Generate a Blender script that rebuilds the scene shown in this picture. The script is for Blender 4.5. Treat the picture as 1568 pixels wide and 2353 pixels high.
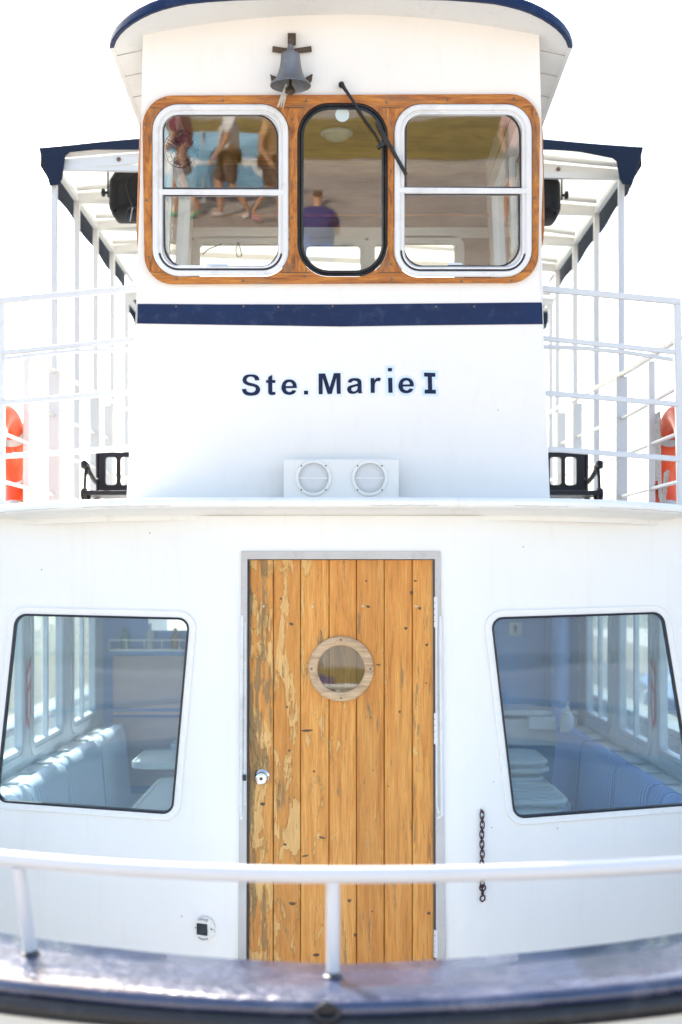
import bpy, bmesh, math, random
from mathutils import Vector, Matrix
from mathutils.geometry import delaunay_2d_cdt
R = math.radians
rnd = random.Random(7)
scene = bpy.context.scene
for o in list(bpy.data.objects): bpy.data.objects.remove(o)
COL = scene.collection

# ------------------------------------------------------------------ camera
F = 3267.0; CU = 784.0; HV = 1340.0          # focal length, centre and eye level in the 1568 px wide photograph
cd = bpy.data.cameras.new('camera'); cam = bpy.data.objects.new('camera', cd); COL.objects.link(cam)
cam.rotation_euler = (R(90), 0, 0); cam.location = (0, 0, 0)
cd.sensor_fit = 'HORIZONTAL'; cd.sensor_width = 24.0; cd.lens = 24.0 * F / 1568.0
cd.shift_y = (HV - 1176.5) / 1568.0
cd.clip_start = 0.05; cd.clip_end = 6000
cd.dof.use_dof = True; cd.dof.focus_distance = 5.45; cd.dof.aperture_fstop = 2.4
scene.camera = cam
# ------------------------------------------------------------------ sky, sun, exposure
SUN_EL, SUN_AZ = R(44), R(-28)               # azimuth from +Y (behind the boat), negative = left
w = bpy.data.worlds.new('World'); scene.world = w; w.use_nodes = True
nt = w.node_tree; nt.nodes.clear()
sky = nt.nodes.new('ShaderNodeTexSky'); sky.sky_type = 'NISHITA'; sky.sun_disc = False
sky.sun_elevation = SUN_EL; sky.sun_rotation = SUN_AZ; sky.dust_density = 3.0; sky.air_density = 1.0; sky.ozone_density = 0.0
bg = nt.nodes.new('ShaderNodeBackground'); bg.inputs[1].default_value = 0.15
out = nt.nodes.new('ShaderNodeOutputWorld')
nt.links.new(sky.outputs[0], bg.inputs[0]); nt.links.new(bg.outputs[0], out.inputs[0])
sl = bpy.data.lights.new('sun', 'SUN'); sl.energy = 3.1; sl.angle = R(0.53); sl.color = (1.0, 0.95, 0.88)
so = bpy.data.objects.new('sun', sl); COL.objects.link(so)
sd = Vector((math.sin(SUN_AZ) * math.cos(SUN_EL), math.cos(SUN_AZ) * math.cos(SUN_EL), math.sin(SUN_EL)))
so.rotation_euler = sd.to_track_quat('Z', 'Y').to_euler()
scene.view_settings.view_transform = 'Standard'; scene.view_settings.look = 'None'
scene.view_settings.gamma = 1.0; scene.view_settings.exposure = 1.80
scene.cycles.max_bounces = 10; scene.cycles.transparent_max_bounces = 24

# ------------------------------------------------------------------ helpers
def P(u, v, Y): return Vector(((u - CU) * Y / F, Y, (HV - v) * Y / F))
def PX(u, v, X): return P(u, v, X * F / (u - CU))          # the point on the lengthwise plane x = X

def tag(o, label=None, cat=None, group=None, kind=None):
    if label: o['label'] = label
    if cat: o['category'] = cat
    if group: o['group'] = group
    if kind: o['kind'] = kind
    return o
def wloc(o):
    v = Vector((0, 0, 0))
    while o: v += o.location; o = o.parent
    return v
def thing(name, loc, label, cat, group=None):
    o = bpy.data.objects.new(name, None); COL.objects.link(o); o.location = loc
    o.empty_display_size = .1
    return tag(o, label, cat, group)
def copy_tree(o, parent=None):
    c = o.copy(); COL.objects.link(c); c.parent = parent
    for ch in o.children: copy_tree(ch, c)
    return c

class MB:
    def __init__(s): s.v = []; s.f = []; s.m = []; s.att = []
    def add(s, vs, fs, m=0, a=0.0):
        b = len(s.v); s.v += [Vector(p) for p in vs]
        for f in fs: s.f.append([b + i for i in f]); s.m.append(m); s.att.append(a)
        return s
    def box(s, c, d, rot=None, m=0, a=0.0):
        c = Vector(c); h = Vector(d) / 2
        vs = [Vector((x * h.x, y * h.y, z * h.z)) for z in (-1, 1) for y in (-1, 1) for x in (-1, 1)]
        if rot is not None: vs = [rot @ p for p in vs]
        return s.add([p + c for p in vs], [(0, 2, 3, 1), (4, 5, 7, 6), (0, 1, 5, 4), (2, 6, 7, 3), (0, 4, 6, 2), (1, 3, 7, 5)], m, a)
    def bar(s, p0, p1, wd, ht=None, m=0, up=(0, 0, 1)):
        p0, p1 = Vector(p0), Vector(p1); ht = ht or wd
        y = (p1 - p0); L = y.length; y.normalize(); up = Vector(up)
        x = y.cross(up)
        if x.length < 1e-4: x = y.cross(Vector((1, 0, 0)))
        x.normalize(); z = x.cross(y)
        rot = Matrix((x, y, z)).transposed()
        return s.box((p0 + p1) / 2, (wd, L, ht), rot, m)
    def tube(s, pts, r, n=10, closed=False, cap=True, m=0):
        pts = [Vector(p) for p in pts]; N = len(pts)
        rs = r if isinstance(r, (list, tuple)) else [r] * N
        vs = []; ref = None
        for i, p in enumerate(pts):
            if closed: t = pts[(i + 1) % N] - pts[i - 1]
            else: t = pts[min(i + 1, N - 1)] - pts[max(i - 1, 0)]
            t.normalize()
            if ref is None:
                ref = t.cross(Vector((0, 0, 1)))
                if ref.length < .1: ref = t.cross(Vector((1, 0, 0)))
            ref = (ref - t * ref.dot(t)); ref.normalize(); b = t.cross(ref)
            for k in range(n):
                a = 2 * math.pi * k / n
                vs.append(p + (ref * math.cos(a) + b * math.sin(a)) * rs[i])
        fs = []
        for i in range(N if closed else N - 1):
            j = (i + 1) % N
            for k in range(n):
                k2 = (k + 1) % n; fs.append((i * n + k, i * n + k2, j * n + k2, j * n + k))
        if cap and not closed:
            fs.append(tuple(range(n))[::-1]); fs.append(tuple((N - 1) * n + k for k in range(n)))
        return s.add(vs, fs, m)
    def lathe(s, prof, c, axis='z', n=32, m=0, rot=None):
        c = Vector(c); vs = []; fs = []
        for (r, h) in prof:
            for k in range(n):
                a = 2 * math.pi * k / n; x, y = r * math.cos(a), r * math.sin(a)
                p = {'z': Vector((x, y, h)), 'y': Vector((x, -h, y)), 'x': Vector((h, x, y))}[axis]
                vs.append(c + (rot @ p if rot else p))
        for i in range(len(prof) - 1):
            for k in range(n):
                k2 = (k + 1) % n; fs.append((i * n + k, i * n + k2, (i + 1) * n + k2, (i + 1) * n + k))
        return s.add(vs, fs, m)
    def sphere(s, c, r, n=12, m=0):
        r = Vector(r) if hasattr(r, '__len__') else Vector((r, r, r)); c = Vector(c); vs = []; fs = []
        for i in range(n + 1):
            th = math.pi * i / n
            for k in range(2 * n):
                a = math.pi * k / n
                vs.append(c + Vector((r.x * math.sin(th) * math.cos(a), r.y * math.sin(th) * math.sin(a), r.z * math.cos(th))))
        for i in range(n):
            for k in range(2 * n):
                k2 = (k + 1) % (2 * n); fs.append((i * 2 * n + k, (i + 1) * 2 * n + k, (i + 1) * 2 * n + k2, i * 2 * n + k2))
        return s.add(vs, fs, m)
    def split(s, name, mat, parent=None, **kw):
        """every loose piece becomes an object of its own"""
        par = list(range(len(s.v)))
        def find(i):
            while par[i] != i: par[i] = par[par[i]]; i = par[i]
            return i
        key = {}
        for i, p in enumerate(s.v):
            k = (round(p.x, 5), round(p.y, 5), round(p.z, 5))
            if k in key: par[find(i)] = find(key[k])
            else: key[k] = i
        for f in s.f:
            for i in f[1:]: par[find(i)] = find(f[0])
        grp = {}
        for f, m in zip(s.f, s.m): grp.setdefault(find(f[0]), []).append((f, m))
        outl = []
        for g in grp.values():
            used = sorted({i for f, m in g for i in f}); mp = {i: j for j, i in enumerate(used)}
            q = MB(); q.v = [s.v[i] for i in used]; q.f = [[mp[i] for i in f] for f, m in g]; q.m = [m for f, m in g]; q.att = [0.0] * len(q.f)
            outl.append(q.build(name, mat, parent, **kw))
        return outl
    def build(s, name, mat, parent=None, bevel=0, smooth=False, ang=35, seg=2, sub=0, attr=False):
        off = wloc(parent) if parent else Vector((0, 0, 0))
        me = bpy.data.meshes.new(name); me.from_pydata([p - off for p in s.v], [], s.f)
        mats = mat if isinstance(mat, (list, tuple)) else [mat]
        for mm in mats: me.materials.append(mm)
        me.polygons.foreach_set('material_index', s.m)
        if attr:
            at = me.attributes.new('plank', 'FLOAT', 'FACE'); at.data.foreach_set('value', s.att)
        bm = bmesh.new(); bm.from_mesh(me)
        bmesh.ops.remove_doubles(bm, verts=bm.verts, dist=1e-5)
        bmesh.ops.recalc_face_normals(bm, faces=bm.faces)
        bm.to_mesh(me); bm.free()
        o = bpy.data.objects.new(name, me); COL.objects.link(o); o.parent = parent
        if smooth:
            me.polygons.foreach_set('use_smooth', [True] * len(me.polygons)); me.set_sharp_from_angle(angle=R(ang))
        if bevel:
            b = o.modifiers.new('bevel', 'BEVEL'); b.width = bevel; b.segments = seg; b.limit_method = 'ANGLE'; b.angle_limit = R(40)
            if smooth: b.harden_normals = False
        if sub:
            b = o.modifiers.new('sub', 'SUBSURF'); b.levels = sub; b.render_levels = sub
        return o

def fillet(poly, rad, n=8):
    poly = [Vector((p[0], p[1])) for p in poly]; N = len(poly); out = []
    rads = rad if isinstance(rad, (list, tuple)) else [rad] * N
    for i in range(N):
        p = poly[i]; a = poly[i - 1] - p; b = poly[(i + 1) % N] - p
        la, lb = a.length, b.length; a.normalize(); b.normalize(); r = rads[i]
        ang = a.angle(b)
        if r <= 0 or ang > 3.1: out.append(p); continue
        d = min(r / math.tan(ang / 2), la * .49, lb * .49); r = d * math.tan(ang / 2)
        c = p + (a + b).normalized() * (r / math.sin(ang / 2))
        s0, s1 = p + a * d - c, p + b * d - c
        a0 = math.atan2(s0.y, s0.x); da = math.atan2(s1.y, s1.x) - a0
        while da > math.pi: da -= 2 * math.pi
        while da < -math.pi: da += 2 * math.pi
        for k in range(n + 1):
            t = a0 + da * k / n; out.append(c + Vector((math.cos(t), math.sin(t))) * r)
    return out
def circle2(c, r, n=40): return [Vector((c[0] + r * math.cos(2 * math.pi * k / n), c[1] + r * math.sin(2 * math.pi * k / n))) for k in range(n)]
def inpoly(p, poly):
    x, y = p; ins = False; j = len(poly) - 1
    for i in range(len(poly)):
        xi, yi = poly[i][0], poly[i][1]; xj, yj = poly[j][0], poly[j][1]
        if (yi > y) != (yj > y) and x < (xj - xi) * (y - yi) / (yj - yi) + xi: ins = not ins
        j = i
    return ins
def area2(p): return sum(p[i - 1][0] * p[i][1] - p[i][0] * p[i - 1][1] for i in range(len(p))) / 2
def offset2(loop, d):
    """grow a closed loop by d (positive = outwards)"""
    loop = [Vector((p[0], p[1])) for p in loop]; sg = 1 if area2(loop) > 0 else -1; N = len(loop); out = []
    for i in range(N):
        a = (loop[i] - loop[i - 1]); b = (loop[(i + 1) % N] - loop[i])
        if a.length < 1e-9: a = b
        if b.length < 1e-9: b = a
        a.normalize(); b.normalize()
        n1 = Vector((a.y, -a.x)) * sg; n2 = Vector((b.y, -b.x)) * sg; n = n1 + n2
        if n.length < 1e-6: n = n1
        n.normalize(); out.append(loop[i] + n * d / max(.5, n.dot(n1)))
    return out
def plate(mb, outer, holes, fn, t0, t1, grid=0, m=0, back=True):
    """flat sheet with holes; fn(a, b, off) -> point; from off t0 (back) to t1 (front)"""
    pts = []; edges = []
    for lp in [outer] + list(holes):
        b = len(pts); lp = [Vector((p[0], p[1])) for p in lp]; pts += lp
        edges += [(b + i, b + (i + 1) % len(lp)) for i in range(len(lp))]
    if grid:
        xs = [p.x for p in pts]; ys = [p.y for p in pts]
        nx = int((max(xs) - min(xs)) / grid) + 1; ny = int((max(ys) - min(ys)) / grid) + 1
        for i in range(1, nx):
            for j in range(1, ny): pts.append(Vector((min(xs) + i * grid + .0007, min(ys) + j * grid + .0007)))
    vo, eo, fo, *_ = delaunay_2d_cdt(pts, edges, [], 0, 1e-6)
    tris = []
    for f in fo:
        c = sum((vo[i] for i in f), Vector((0, 0))) / len(f)
        if inpoly(c, outer) and not any(inpoly(c, h) for h in holes): tris.append(f)
    mb.add([fn(p.x, p.y, t1) for p in vo], tris, m)
    if t1 != t0:
        if back: mb.add([fn(p.x, p.y, t0) for p in vo], [tuple(f)[::-1] for f in tris], m)
        for lp in [outer] + list(holes):
            N = len(lp)
            mb.add([fn(p[0], p[1], t1) for p in lp] + [fn(p[0], p[1], t0) for p in lp],
                   [(i, (i + 1) % N, N + (i + 1) % N, N + i) for i in range(N)], m)
    return mb
def ring(mb, loop, prof, fn, m=0, closed=False):
    """sweep profile [(outward offset, height), ...] round a closed loop"""
    vs = []; N = len(loop)
    for (d, h) in prof: vs += [fn(p.x, p.y, h) for p in offset2(loop, d)]
    K = len(prof); fs = []
    for i in range(K if closed else K - 1):
        j = (i + 1) % K
        for k in range(N):
            k2 = (k + 1) % N; fs.append((i * N + k, i * N + k2, j * N + k2, j * N + k))
    mb.add(vs, fs, m); return mb
def disc(mb, c, r, fn, h, n=24, m=0):
    lp = circle2(c, r, n); mb.add([fn(p.x, p.y, h) for p in lp], [tuple(range(n))], m); return mb
def smoothpath(pts, n=5):
    """closed Catmull-Rom; points with a third item are corners"""
    N = len(pts); out = []
    for i in range(N):
        p0, p1, p2, p3 = pts[i - 1], pts[i], pts[(i + 1) % N], pts[(i + 2) % N]
        a, b, c, d = [Vector((q[0], q[1])) for q in (p0, p1, p2, p3)]
        if len(p1) > 2 and len(p2) > 2: out.append(b); continue
        m1 = (c - b) if len(p1) > 2 else (c - a) / 2
        m2 = (c - b) if len(p2) > 2 else (d - b) / 2
        for k in range(n):
            t = k / n
            out.append(b * (2 * t**3 - 3 * t**2 + 1) + m1 * (t**3 - 2 * t**2 + t) + c * (-2 * t**3 + 3 * t**2) + m2 * (t**3 - t**2))
    return out

# ------------------------------------------------------------------ materials
def nodes(name):
    m = bpy.data.materials.new(name); m.use_nodes = True; nt = m.node_tree
    return m, nt, nt.nodes['Principled BSDF'], nt.nodes.new, nt.links.new
def ramp(N, stops):
    r = N('ShaderNodeValToRGB'); e = r.color_ramp.elements
    while len(e) < len(stops): e.new(.5)
    for i, (p, c) in enumerate(stops): e[i].position = p; e[i].color = (*c, 1) if len(c) == 3 else c
    return r
def noise(N, L, src, scale, detail=4, rough=.55, vec=(1, 1, 1), loc=(0, 0, 0)):
    mp = N('ShaderNodeMapping'); mp.inputs['Scale'].default_value = vec; mp.inputs['Location'].default_value = loc
    L(src, mp.inputs[0]); n = N('ShaderNodeTexNoise'); n.inputs['Scale'].default_value = scale
    n.inputs['Detail'].default_value = detail; n.inputs['Roughness'].default_value = rough
    L(mp.outputs[0], n.inputs['Vector']); return n
def mixc(N, L, fac, a, b, mode='MIX'):
    x = N('ShaderNodeMix'); x.data_type = 'RGBA'; x.blend_type = mode
    for inp, val in ((0, fac), (6, a), (7, b)):
        if hasattr(val, 'default_value') or hasattr(val, 'links'): L(val, x.inputs[inp])
        else: x.inputs[inp].default_value = val if inp == 0 else (*val, 1)
    return x.outputs[2]
def pbr(name, col, rough=.5, metal=0, var=.08, scale=6, bump=0, bscale=80, coat=0, dirt=None, damt=.3, dscale=3, sheen=0, spec=.5):
    m, nt, B, N, L = nodes(name); tc = N('ShaderNodeTexCoord').outputs['Object']
    n = noise(N, L, tc, scale)
    r = ramp(N, [(.3, tuple(c * (1 - var) for c in col)), (.7, tuple(min(1, c * (1 + var)) for c in col))]); L(n.outputs[0], r.inputs[0])
    c = r.outputs[0]
    if dirt:
        n2 = noise(N, L, tc, dscale, 6, .7); r2 = ramp(N, [(.52, (0, 0, 0)), (.75, (damt,) * 3)]); L(n2.outputs[0], r2.inputs[0])
        c = mixc(N, L, r2.outputs[0], c, dirt)
    L(c, B.inputs['Base Color']); B.inputs['Metallic'].default_value = metal
    B.inputs['Specular IOR Level'].default_value = spec
    rr = N('ShaderNodeMapRange'); rr.inputs[3].default_value = max(0, rough - .08); rr.inputs[4].default_value = min(1, rough + .1)
    L(n.outputs[0], rr.inputs[0]); L(rr.outputs[0], B.inputs['Roughness'])
    B.inputs['Coat Weight'].default_value = coat; B.inputs['Coat Roughness'].default_value = .08
    if bump:
        n3 = noise(N, L, tc, bscale, 5); b = N('ShaderNodeBump'); b.inputs['Strength'].default_value = bump; b.inputs['Distance'].default_value = .01
        L(n3.outputs[0], b.inputs['Height']); L(b.outputs[0], B.inputs['Normal'])
    return m
def white_paint(name, col=(.82, .805, .765), rough=.32, specks=True, stain=.12):
    m, nt, B, N, L = nodes(name); tc = N('ShaderNodeTexCoord').outputs['Object']
    n = noise(N, L, tc, 1.6, 3); r = ramp(N, [(.3, tuple(c * .965 for c in col)), (.7, col)]); L(n.outputs[0], r.inputs[0]); c = r.outputs[0]
    # faint downward run-off streaks and grime
    n2 = noise(N, L, tc, 5, 5, .65, (4, 4, .35)); r2 = ramp(N, [(.55, (0, 0, 0)), (.82, (stain,) * 3)]); L(n2.outputs[0], r2.inputs[0])
    c = mixc(N, L, r2.outputs[0], c, (.50, .45, .36))
    if specks:
        v = N('ShaderNodeTexVoronoi'); v.inputs['Scale'].default_value = 11; L(tc, v.inputs['Vector'])
        a = N('ShaderNodeMath'); a.operation = 'LESS_THAN'; a.inputs[1].default_value = .03; L(v.outputs['Distance'], a.inputs[0])
        n5 = noise(N, L, tc, 1.9, 2); g = N('ShaderNodeMath'); g.operation = 'GREATER_THAN'; g.inputs[1].default_value = .5; L(n5.outputs[0], g.inputs[0])
        ml = N('ShaderNodeMath'); ml.operation = 'MULTIPLY'; L(a.outputs[0], ml.inputs[0]); L(g.outputs[0], ml.inputs[1])
        c = mixc(N, L, ml.outputs[0], c, (.30, .20, .16))
    L(c, B.inputs['Base Color']); B.inputs['Roughness'].default_value = rough
    n3 = noise(N, L, tc, 9, 2); n4 = noise(N, L, tc, 160, 3)
    b = N('ShaderNodeBump'); b.inputs['Strength'].default_value = .25; b.inputs['Distance'].default_value = .01; L(n3.outputs[0], b.inputs['Height'])
    b2 = N('ShaderNodeBump'); b2.inputs['Strength'].default_value = .05; b2.inputs['Distance'].default_value = .003
    L(n4.outputs[0], b2.inputs['Height']); L(b.outputs[0], b2.inputs['Normal']); L(b2.outputs[0], B.inputs['Normal'])
    return m
def wood(name, axis, c_dark, c_mid, c_light, rough=.35, weather=.35, grey=(.16, .11, .07), coat=.3, scale=1.0):
    m, nt, B, N, L = nodes(name); tc = N('ShaderNodeTexCoord').outputs['Object']
    st = {'x': (1.2, 14, 14), 'y': (14, 1.2, 14), 'z': (14, 14, 1.2)}[axis]
    n = noise(N, L, tc, 2.6 * scale, 6, .6, st); n.inputs['Distortion'].default_value = .6
    r = ramp(N, [(.28, c_dark), (.46, c_mid), (.7, c_light)]); L(n.outputs[0], r.inputs[0]); c = r.outputs[0]
    n1 = noise(N, L, tc, 9 * scale, 5, .7, st); r1 = ramp(N, [(.35, (.55,) * 3), (.6, (1,) * 3)]); L(n1.outputs[0], r1.inputs[0])
    c = mixc(N, L, .7, c, r1.outputs[0], 'MULTIPLY')
    n2 = noise(N, L, tc, 2.2 * scale, 6, .75, tuple(x ** .55 for x in st), (3, 1, 2)); r2 = ramp(N, [(.54, (0, 0, 0)), (.64, (weather,) * 3)]); L(n2.outputs[0], r2.inputs[0])
    c = mixc(N, L, r2.outputs[0], c, grey)
    L(c, B.inputs['Base Color']); B.inputs['Roughness'].default_value = rough; B.inputs['Coat Weight'].default_value = coat; B.inputs['Coat Roughness'].default_value = .2
    b = N('ShaderNodeBump'); b.inputs['Strength'].default_value = .35; b.inputs['Distance'].default_value = .004
    L(n1.outputs[0], b.inputs['Height']); L(b.outputs[0], B.inputs['Normal'])
    return m
def glass(name, tint=(1, 1, 1), R0=.045, veil=0.0, veilcol=(.8, .86, .95)):
    m = bpy.data.materials.new(name); m.use_nodes = True; nt = m.node_tree; nt.nodes.clear(); N, L = nt.nodes.new, nt.links.new
    lw = N('ShaderNodeLayerWeight'); lw.inputs[0].default_value = .5
    pw = N('ShaderNodeMath'); pw.operation = 'POWER'; pw.inputs[1].default_value = 5; L(lw.outputs['Facing'], pw.inputs[0])
    mr = N('ShaderNodeMapRange'); mr.inputs[3].default_value = R0; mr.inputs[4].default_value = 1; L(pw.outputs[0], mr.inputs[0])
    tr = N('ShaderNodeBsdfTransparent'); tr.inputs[0].default_value = (*tint, 1)
    gl = N('ShaderNodeBsdfGlossy'); gl.inputs['Roughness'].default_value = 0.0
    tc = N('ShaderNodeTexCoord').outputs['Object']
    n = noise(N, L, tc, 2.5, 2); bp = N('ShaderNodeBump'); bp.inputs['Strength'].default_value = .04; bp.inputs['Distance'].default_value = .02
    L(n.outputs[0], bp.inputs['Height']); L(bp.outputs[0], gl.inputs['Normal'])
    body = tr.outputs[0]
    if veil:  # pale film that imitates the haze of sky and ground reflected in the pane
        df = N('ShaderNodeBsdfDiffuse'); df.inputs[0].default_value = (*veilcol, 1)
        tl = N('ShaderNodeBsdfTranslucent'); tl.inputs[0].default_value = (*veilcol, 1)
        md = N('ShaderNodeMixShader'); md.inputs[0].default_value = .5; L(df.outputs[0], md.inputs[1]); L(tl.outputs[0], md.inputs[2])
        n2 = noise(N, L, tc, 3, 5, .6); r2 = N('ShaderNodeMapRange'); r2.inputs[3].default_value = veil * .7; r2.inputs[4].default_value = veil * 1.3; L(n2.outputs[0], r2.inputs[0])
        mx = N('ShaderNodeMixShader'); L(r2.outputs[0], mx.inputs[0]); L(tr.outputs[0], mx.inputs[1]); L(md.outputs[0], mx.inputs[2]); body = mx.outputs[0]
    ms = N('ShaderNodeMixShader'); L(mr.outputs[0], ms.inputs[0]); L(body, ms.inputs[1]); L(gl.outputs[0], ms.inputs[2])
    o = N('ShaderNodeOutputMaterial'); L(ms.outputs[0], o.inputs[0]); return m
def canvas(name, col, tl=.5):
    m = bpy.data.materials.new(name); m.use_nodes = True; nt = m.node_tree; nt.nodes.clear(); N, L = nt.nodes.new, nt.links.new
    tc = N('ShaderNodeTexCoord').outputs['Object']; n = noise(N, L, tc, 3, 4)
    r = ramp(N, [(.3, tuple(c * .93 for c in col)), (.7, col)]); L(n.outputs[0], r.inputs[0])
    a = N('ShaderNodeBsdfDiffuse'); b = N('ShaderNodeBsdfTranslucent'); L(r.outputs[0], a.inputs[0]); L(r.outputs[0], b.inputs[0])
    n2 = noise(N, L, tc, 5, 4); bp = N('ShaderNodeBump'); bp.inputs['Strength'].default_value = .5; bp.inputs['Distance'].default_value = .02
    L(n2.outputs[0], bp.inputs['Height']); L(bp.outputs[0], a.inputs['Normal'])
    ms = N('ShaderNodeMixShader'); ms.inputs[0].default_value = tl; L(a.outputs[0], ms.inputs[1]); L(b.outputs[0], ms.inputs[2])
    o = N('ShaderNodeOutputMaterial'); L(ms.outputs[0], o.inputs[0]); return m
def door_wood(name):
    m, nt, B, N, L = nodes(name); tcn = N('ShaderNodeTexCoord'); tc = tcn.outputs['Object']
    at = N('ShaderNodeAttribute'); at.attribute_name = 'plank'
    off = N('ShaderNodeCombineXYZ'); k = N('ShaderNodeMath'); k.operation = 'MULTIPLY'; k.inputs[1].default_value = 7.31; L(at.outputs['Fac'], k.inputs[0]); L(k.outputs[0], off.inputs[2]); L(k.outputs[0], off.inputs[1])
    va = N('ShaderNodeVectorMath'); va.operation = 'ADD'; L(tc, va.inputs[0]); L(off.outputs[0], va.inputs[1]); src = va.outputs[0]
    # plank to plank tone
    wn = N('ShaderNodeTexWhiteNoise'); wn.noise_dimensions = '1D'; L(at.outputs['Fac'], wn.inputs['W'])
    n = noise(N, L, src, 2.2, 6, .6, (16, 16, 1.1)); n.inputs['Distortion'].default_value = .8
    r = ramp(N, [(.25, (.47, .17, .024)), (.45, (.71, .30, .058)), (.75, (.84, .45, .12))]); L(n.outputs[0], r.inputs[0])
    tone = ramp(N, [(0, (.82, .74, .62)), (1, (1.05, 1.05, 1.05))]); L(wn.outputs['Value'], tone.inputs[0])
    c = mixc(N, L, .8, r.outputs[0], tone.outputs[0], 'MULTIPLY')
    fine = noise(N, L, src, 12, 4, .7, (18, 18, .8)); rf = ramp(N, [(.35, (.60, .50, .38)), (.6, (1, 1, 1))]); L(fine.outputs[0], rf.inputs[0])
    c = mixc(N, L, .6, c, rf.outputs[0], 'MULTIPLY')
    # peeled varnish: sharp edged patches of bare, pale wood, densest on the knob side
    sx = N('ShaderNodeSeparateXYZ'); L(tc, sx.inputs[0])
    g = N('ShaderNodeMapRange'); g.inputs[1].default_value = -.35; g.inputs[2].default_value = .08; g.inputs[3].default_value = .44; g.inputs[4].default_value = .30; L(sx.outputs[0], g.inputs[0])
    pn = noise(N, L, src, 6.0, 8, .7, (2.8, 2.8, .75)); pn.inputs['Distortion'].default_value = .5
    ad = N('ShaderNodeMath'); ad.operation = 'ADD'; L(pn.outputs[0], ad.inputs[0]); L(g.outputs[0], ad.inputs[1])
    pr = ramp(N, [(.925, (0, 0, 0)), (.94, (1, 1, 1))]); L(ad.outputs[0], pr.inputs[0])
    bare = ramp(N, [(.3, (.58, .34, .115)), (.6, (.82, .52, .20))]); L(fine.outputs[0], bare.inputs[0])
    pf = N('ShaderNodeMath'); pf.operation = 'MULTIPLY'; pf.inputs[1].default_value = .72; L(pr.outputs[0], pf.inputs[0]); c = mixc(N, L, pf.outputs[0], c, bare.outputs[0])
    # greyed, weathered wood near the knob side edge
    g2 = N('ShaderNodeMapRange'); g2.inputs[1].default_value = -.36; g2.inputs[2].default_value = -.20; g2.inputs[3].default_value = .50; g2.inputs[4].default_value = .36; L(sx.outputs[0], g2.inputs[0])
    gn = noise(N, L, src, 5, 6, .7, (7, 7, .8)); a2 = N('ShaderNodeMath'); a2.operation = 'ADD'; L(gn.outputs[0], a2.inputs[0]); L(g2.outputs[0], a2.inputs[1])
    gr = ramp(N, [(.99, (0, 0, 0)), (1.0, (.75, .75, .75))]); 
    gr.color_ramp.elements[0].position = .96; gr.color_ramp.elements[1].position = 1.0; L(a2.outputs[0], gr.inputs[0])
    c = mixc(N, L, gr.outputs[0], c, (.20, .135, .06))
    L(c, B.inputs['Base Color'])
    rr = N('ShaderNodeMapRange'); B.inputs['Specular IOR Level'].default_value = .4; rr.inputs[3].default_value = .34; rr.inputs[4].default_value = .6; L(pr.outputs[0], rr.inputs[0]); L(rr.outputs[0], B.inputs['Roughness'])
    b = N('ShaderNodeBump'); b.inputs['Strength'].default_value = .5; b.inputs['Distance'].default_value = .0025; L(fine.outputs[0], b.inputs['Height'])
    b2 = N('ShaderNodeBump'); b2.invert = True; b2.inputs['Strength'].default_value = .8; b2.inputs['Distance'].default_value = .002; L(pr.outputs[0], b2.inputs['Height']); L(b.outputs[0], b2.inputs['Normal'])
    L(b2.outputs[0], B.inputs['Normal']); return m
def striped(name, c1, c2, scale, axis='y'):
    m, nt, B, N, L = nodes(name); tc = N('ShaderNodeTexCoord').outputs['Object']
    wv = N('ShaderNodeTexWave'); wv.bands_direction = axis.upper(); wv.inputs['Scale'].default_value = scale; wv.inputs['Distortion'].default_value = .15; L(tc, wv.inputs['Vector'])
    r = ramp(N, [(.3, c1), (.6, c2)]); L(wv.outputs[0], r.inputs[0]); L(r.outputs[0], B.inputs['Base Color']); B.inputs['Roughness'].default_value = .85
    return m
M = {}
M['white'] = white_paint('white_paint')
M['white_soffit'] = white_paint('soffit_white_paint', (.84, .83, .79), .5, True, .3)
M['white_rail'] = white_paint('rail_white_paint', (.66, .66, .65), .3, False, .15)
M['white_alu'] = pbr('white_enamelled_aluminium', (.72, .72, .71), .35, 0, .05, 5, .05, 200, 0, (.30, .28, .26), .45, 9)
M['box_white'] = pbr('cream_white_plastic', (.79, .76, .69), .4, 0, .03, 4, .04, 120, 0, (.45, .40, .34), .25, 7)
M['grey_frame'] = pbr('grey_beige_frame_paint', (.52, .49, .455), .5, 0, .08, 7, .2, 60, 0, (.25, .22, .2), .5, 9)
M['navy'] = pbr('navy_paint', (.007, .022, .075), .5, 0, .15, 6, .1, 60, 0, (.08, .11, .18), .3, 18, spec=.2)
M['navy_cap'] = pbr('navy_gloss_cap_paint', (.018, .030, .076), .26, 0, .3, 7, .5, 30, .5, (.17, .17, .22), .65, 5)
M['navy_cap'].node_tree.nodes['Principled BSDF'].inputs['Coat IOR'].default_value = 1.7
M['navy_cloth'] = pbr('navy_canvas', (.006, .015, .038), .9, 0, .2, 9, .4, 14)
M['navy_letter'] = pbr('navy_vinyl', (.004, .015, .058), .5, 0, .15, 20, .05, 90, spec=.2)
M['halo'] = pbr('pale_blue_vinyl', (.60, .72, .84), .35, 0, .03, 20)
M['halo_faint'] = pbr('faded_clear_vinyl', (.73, .775, .80), .3, 0, .02, 20)
M['rubber'] = pbr('black_rubber', (.012, .012, .014), .45, 0, .2, 12, .15, 40, 0, (.06, .065, .07), .5, 20)
M['gasket'] = pbr('black_gasket', (.012, .012, .02), .4, 0, .2, 30, .1, 150)
M['black_metal'] = pbr('black_painted_iron', (.012, .013, .018), .4, .3, .2, 12, .1, 90)
M['hull'] = white_paint('hull_cream_paint', (.72, .72, .67), .4, False, .25)
M['trim_h'] = wood('varnished_trim_wood_horizontal', 'x', (.15, .040, .005), (.43, .13, .012), (.66, .27, .032), .42, .6, (.14, .085, .05), .05, 1.6)
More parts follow.
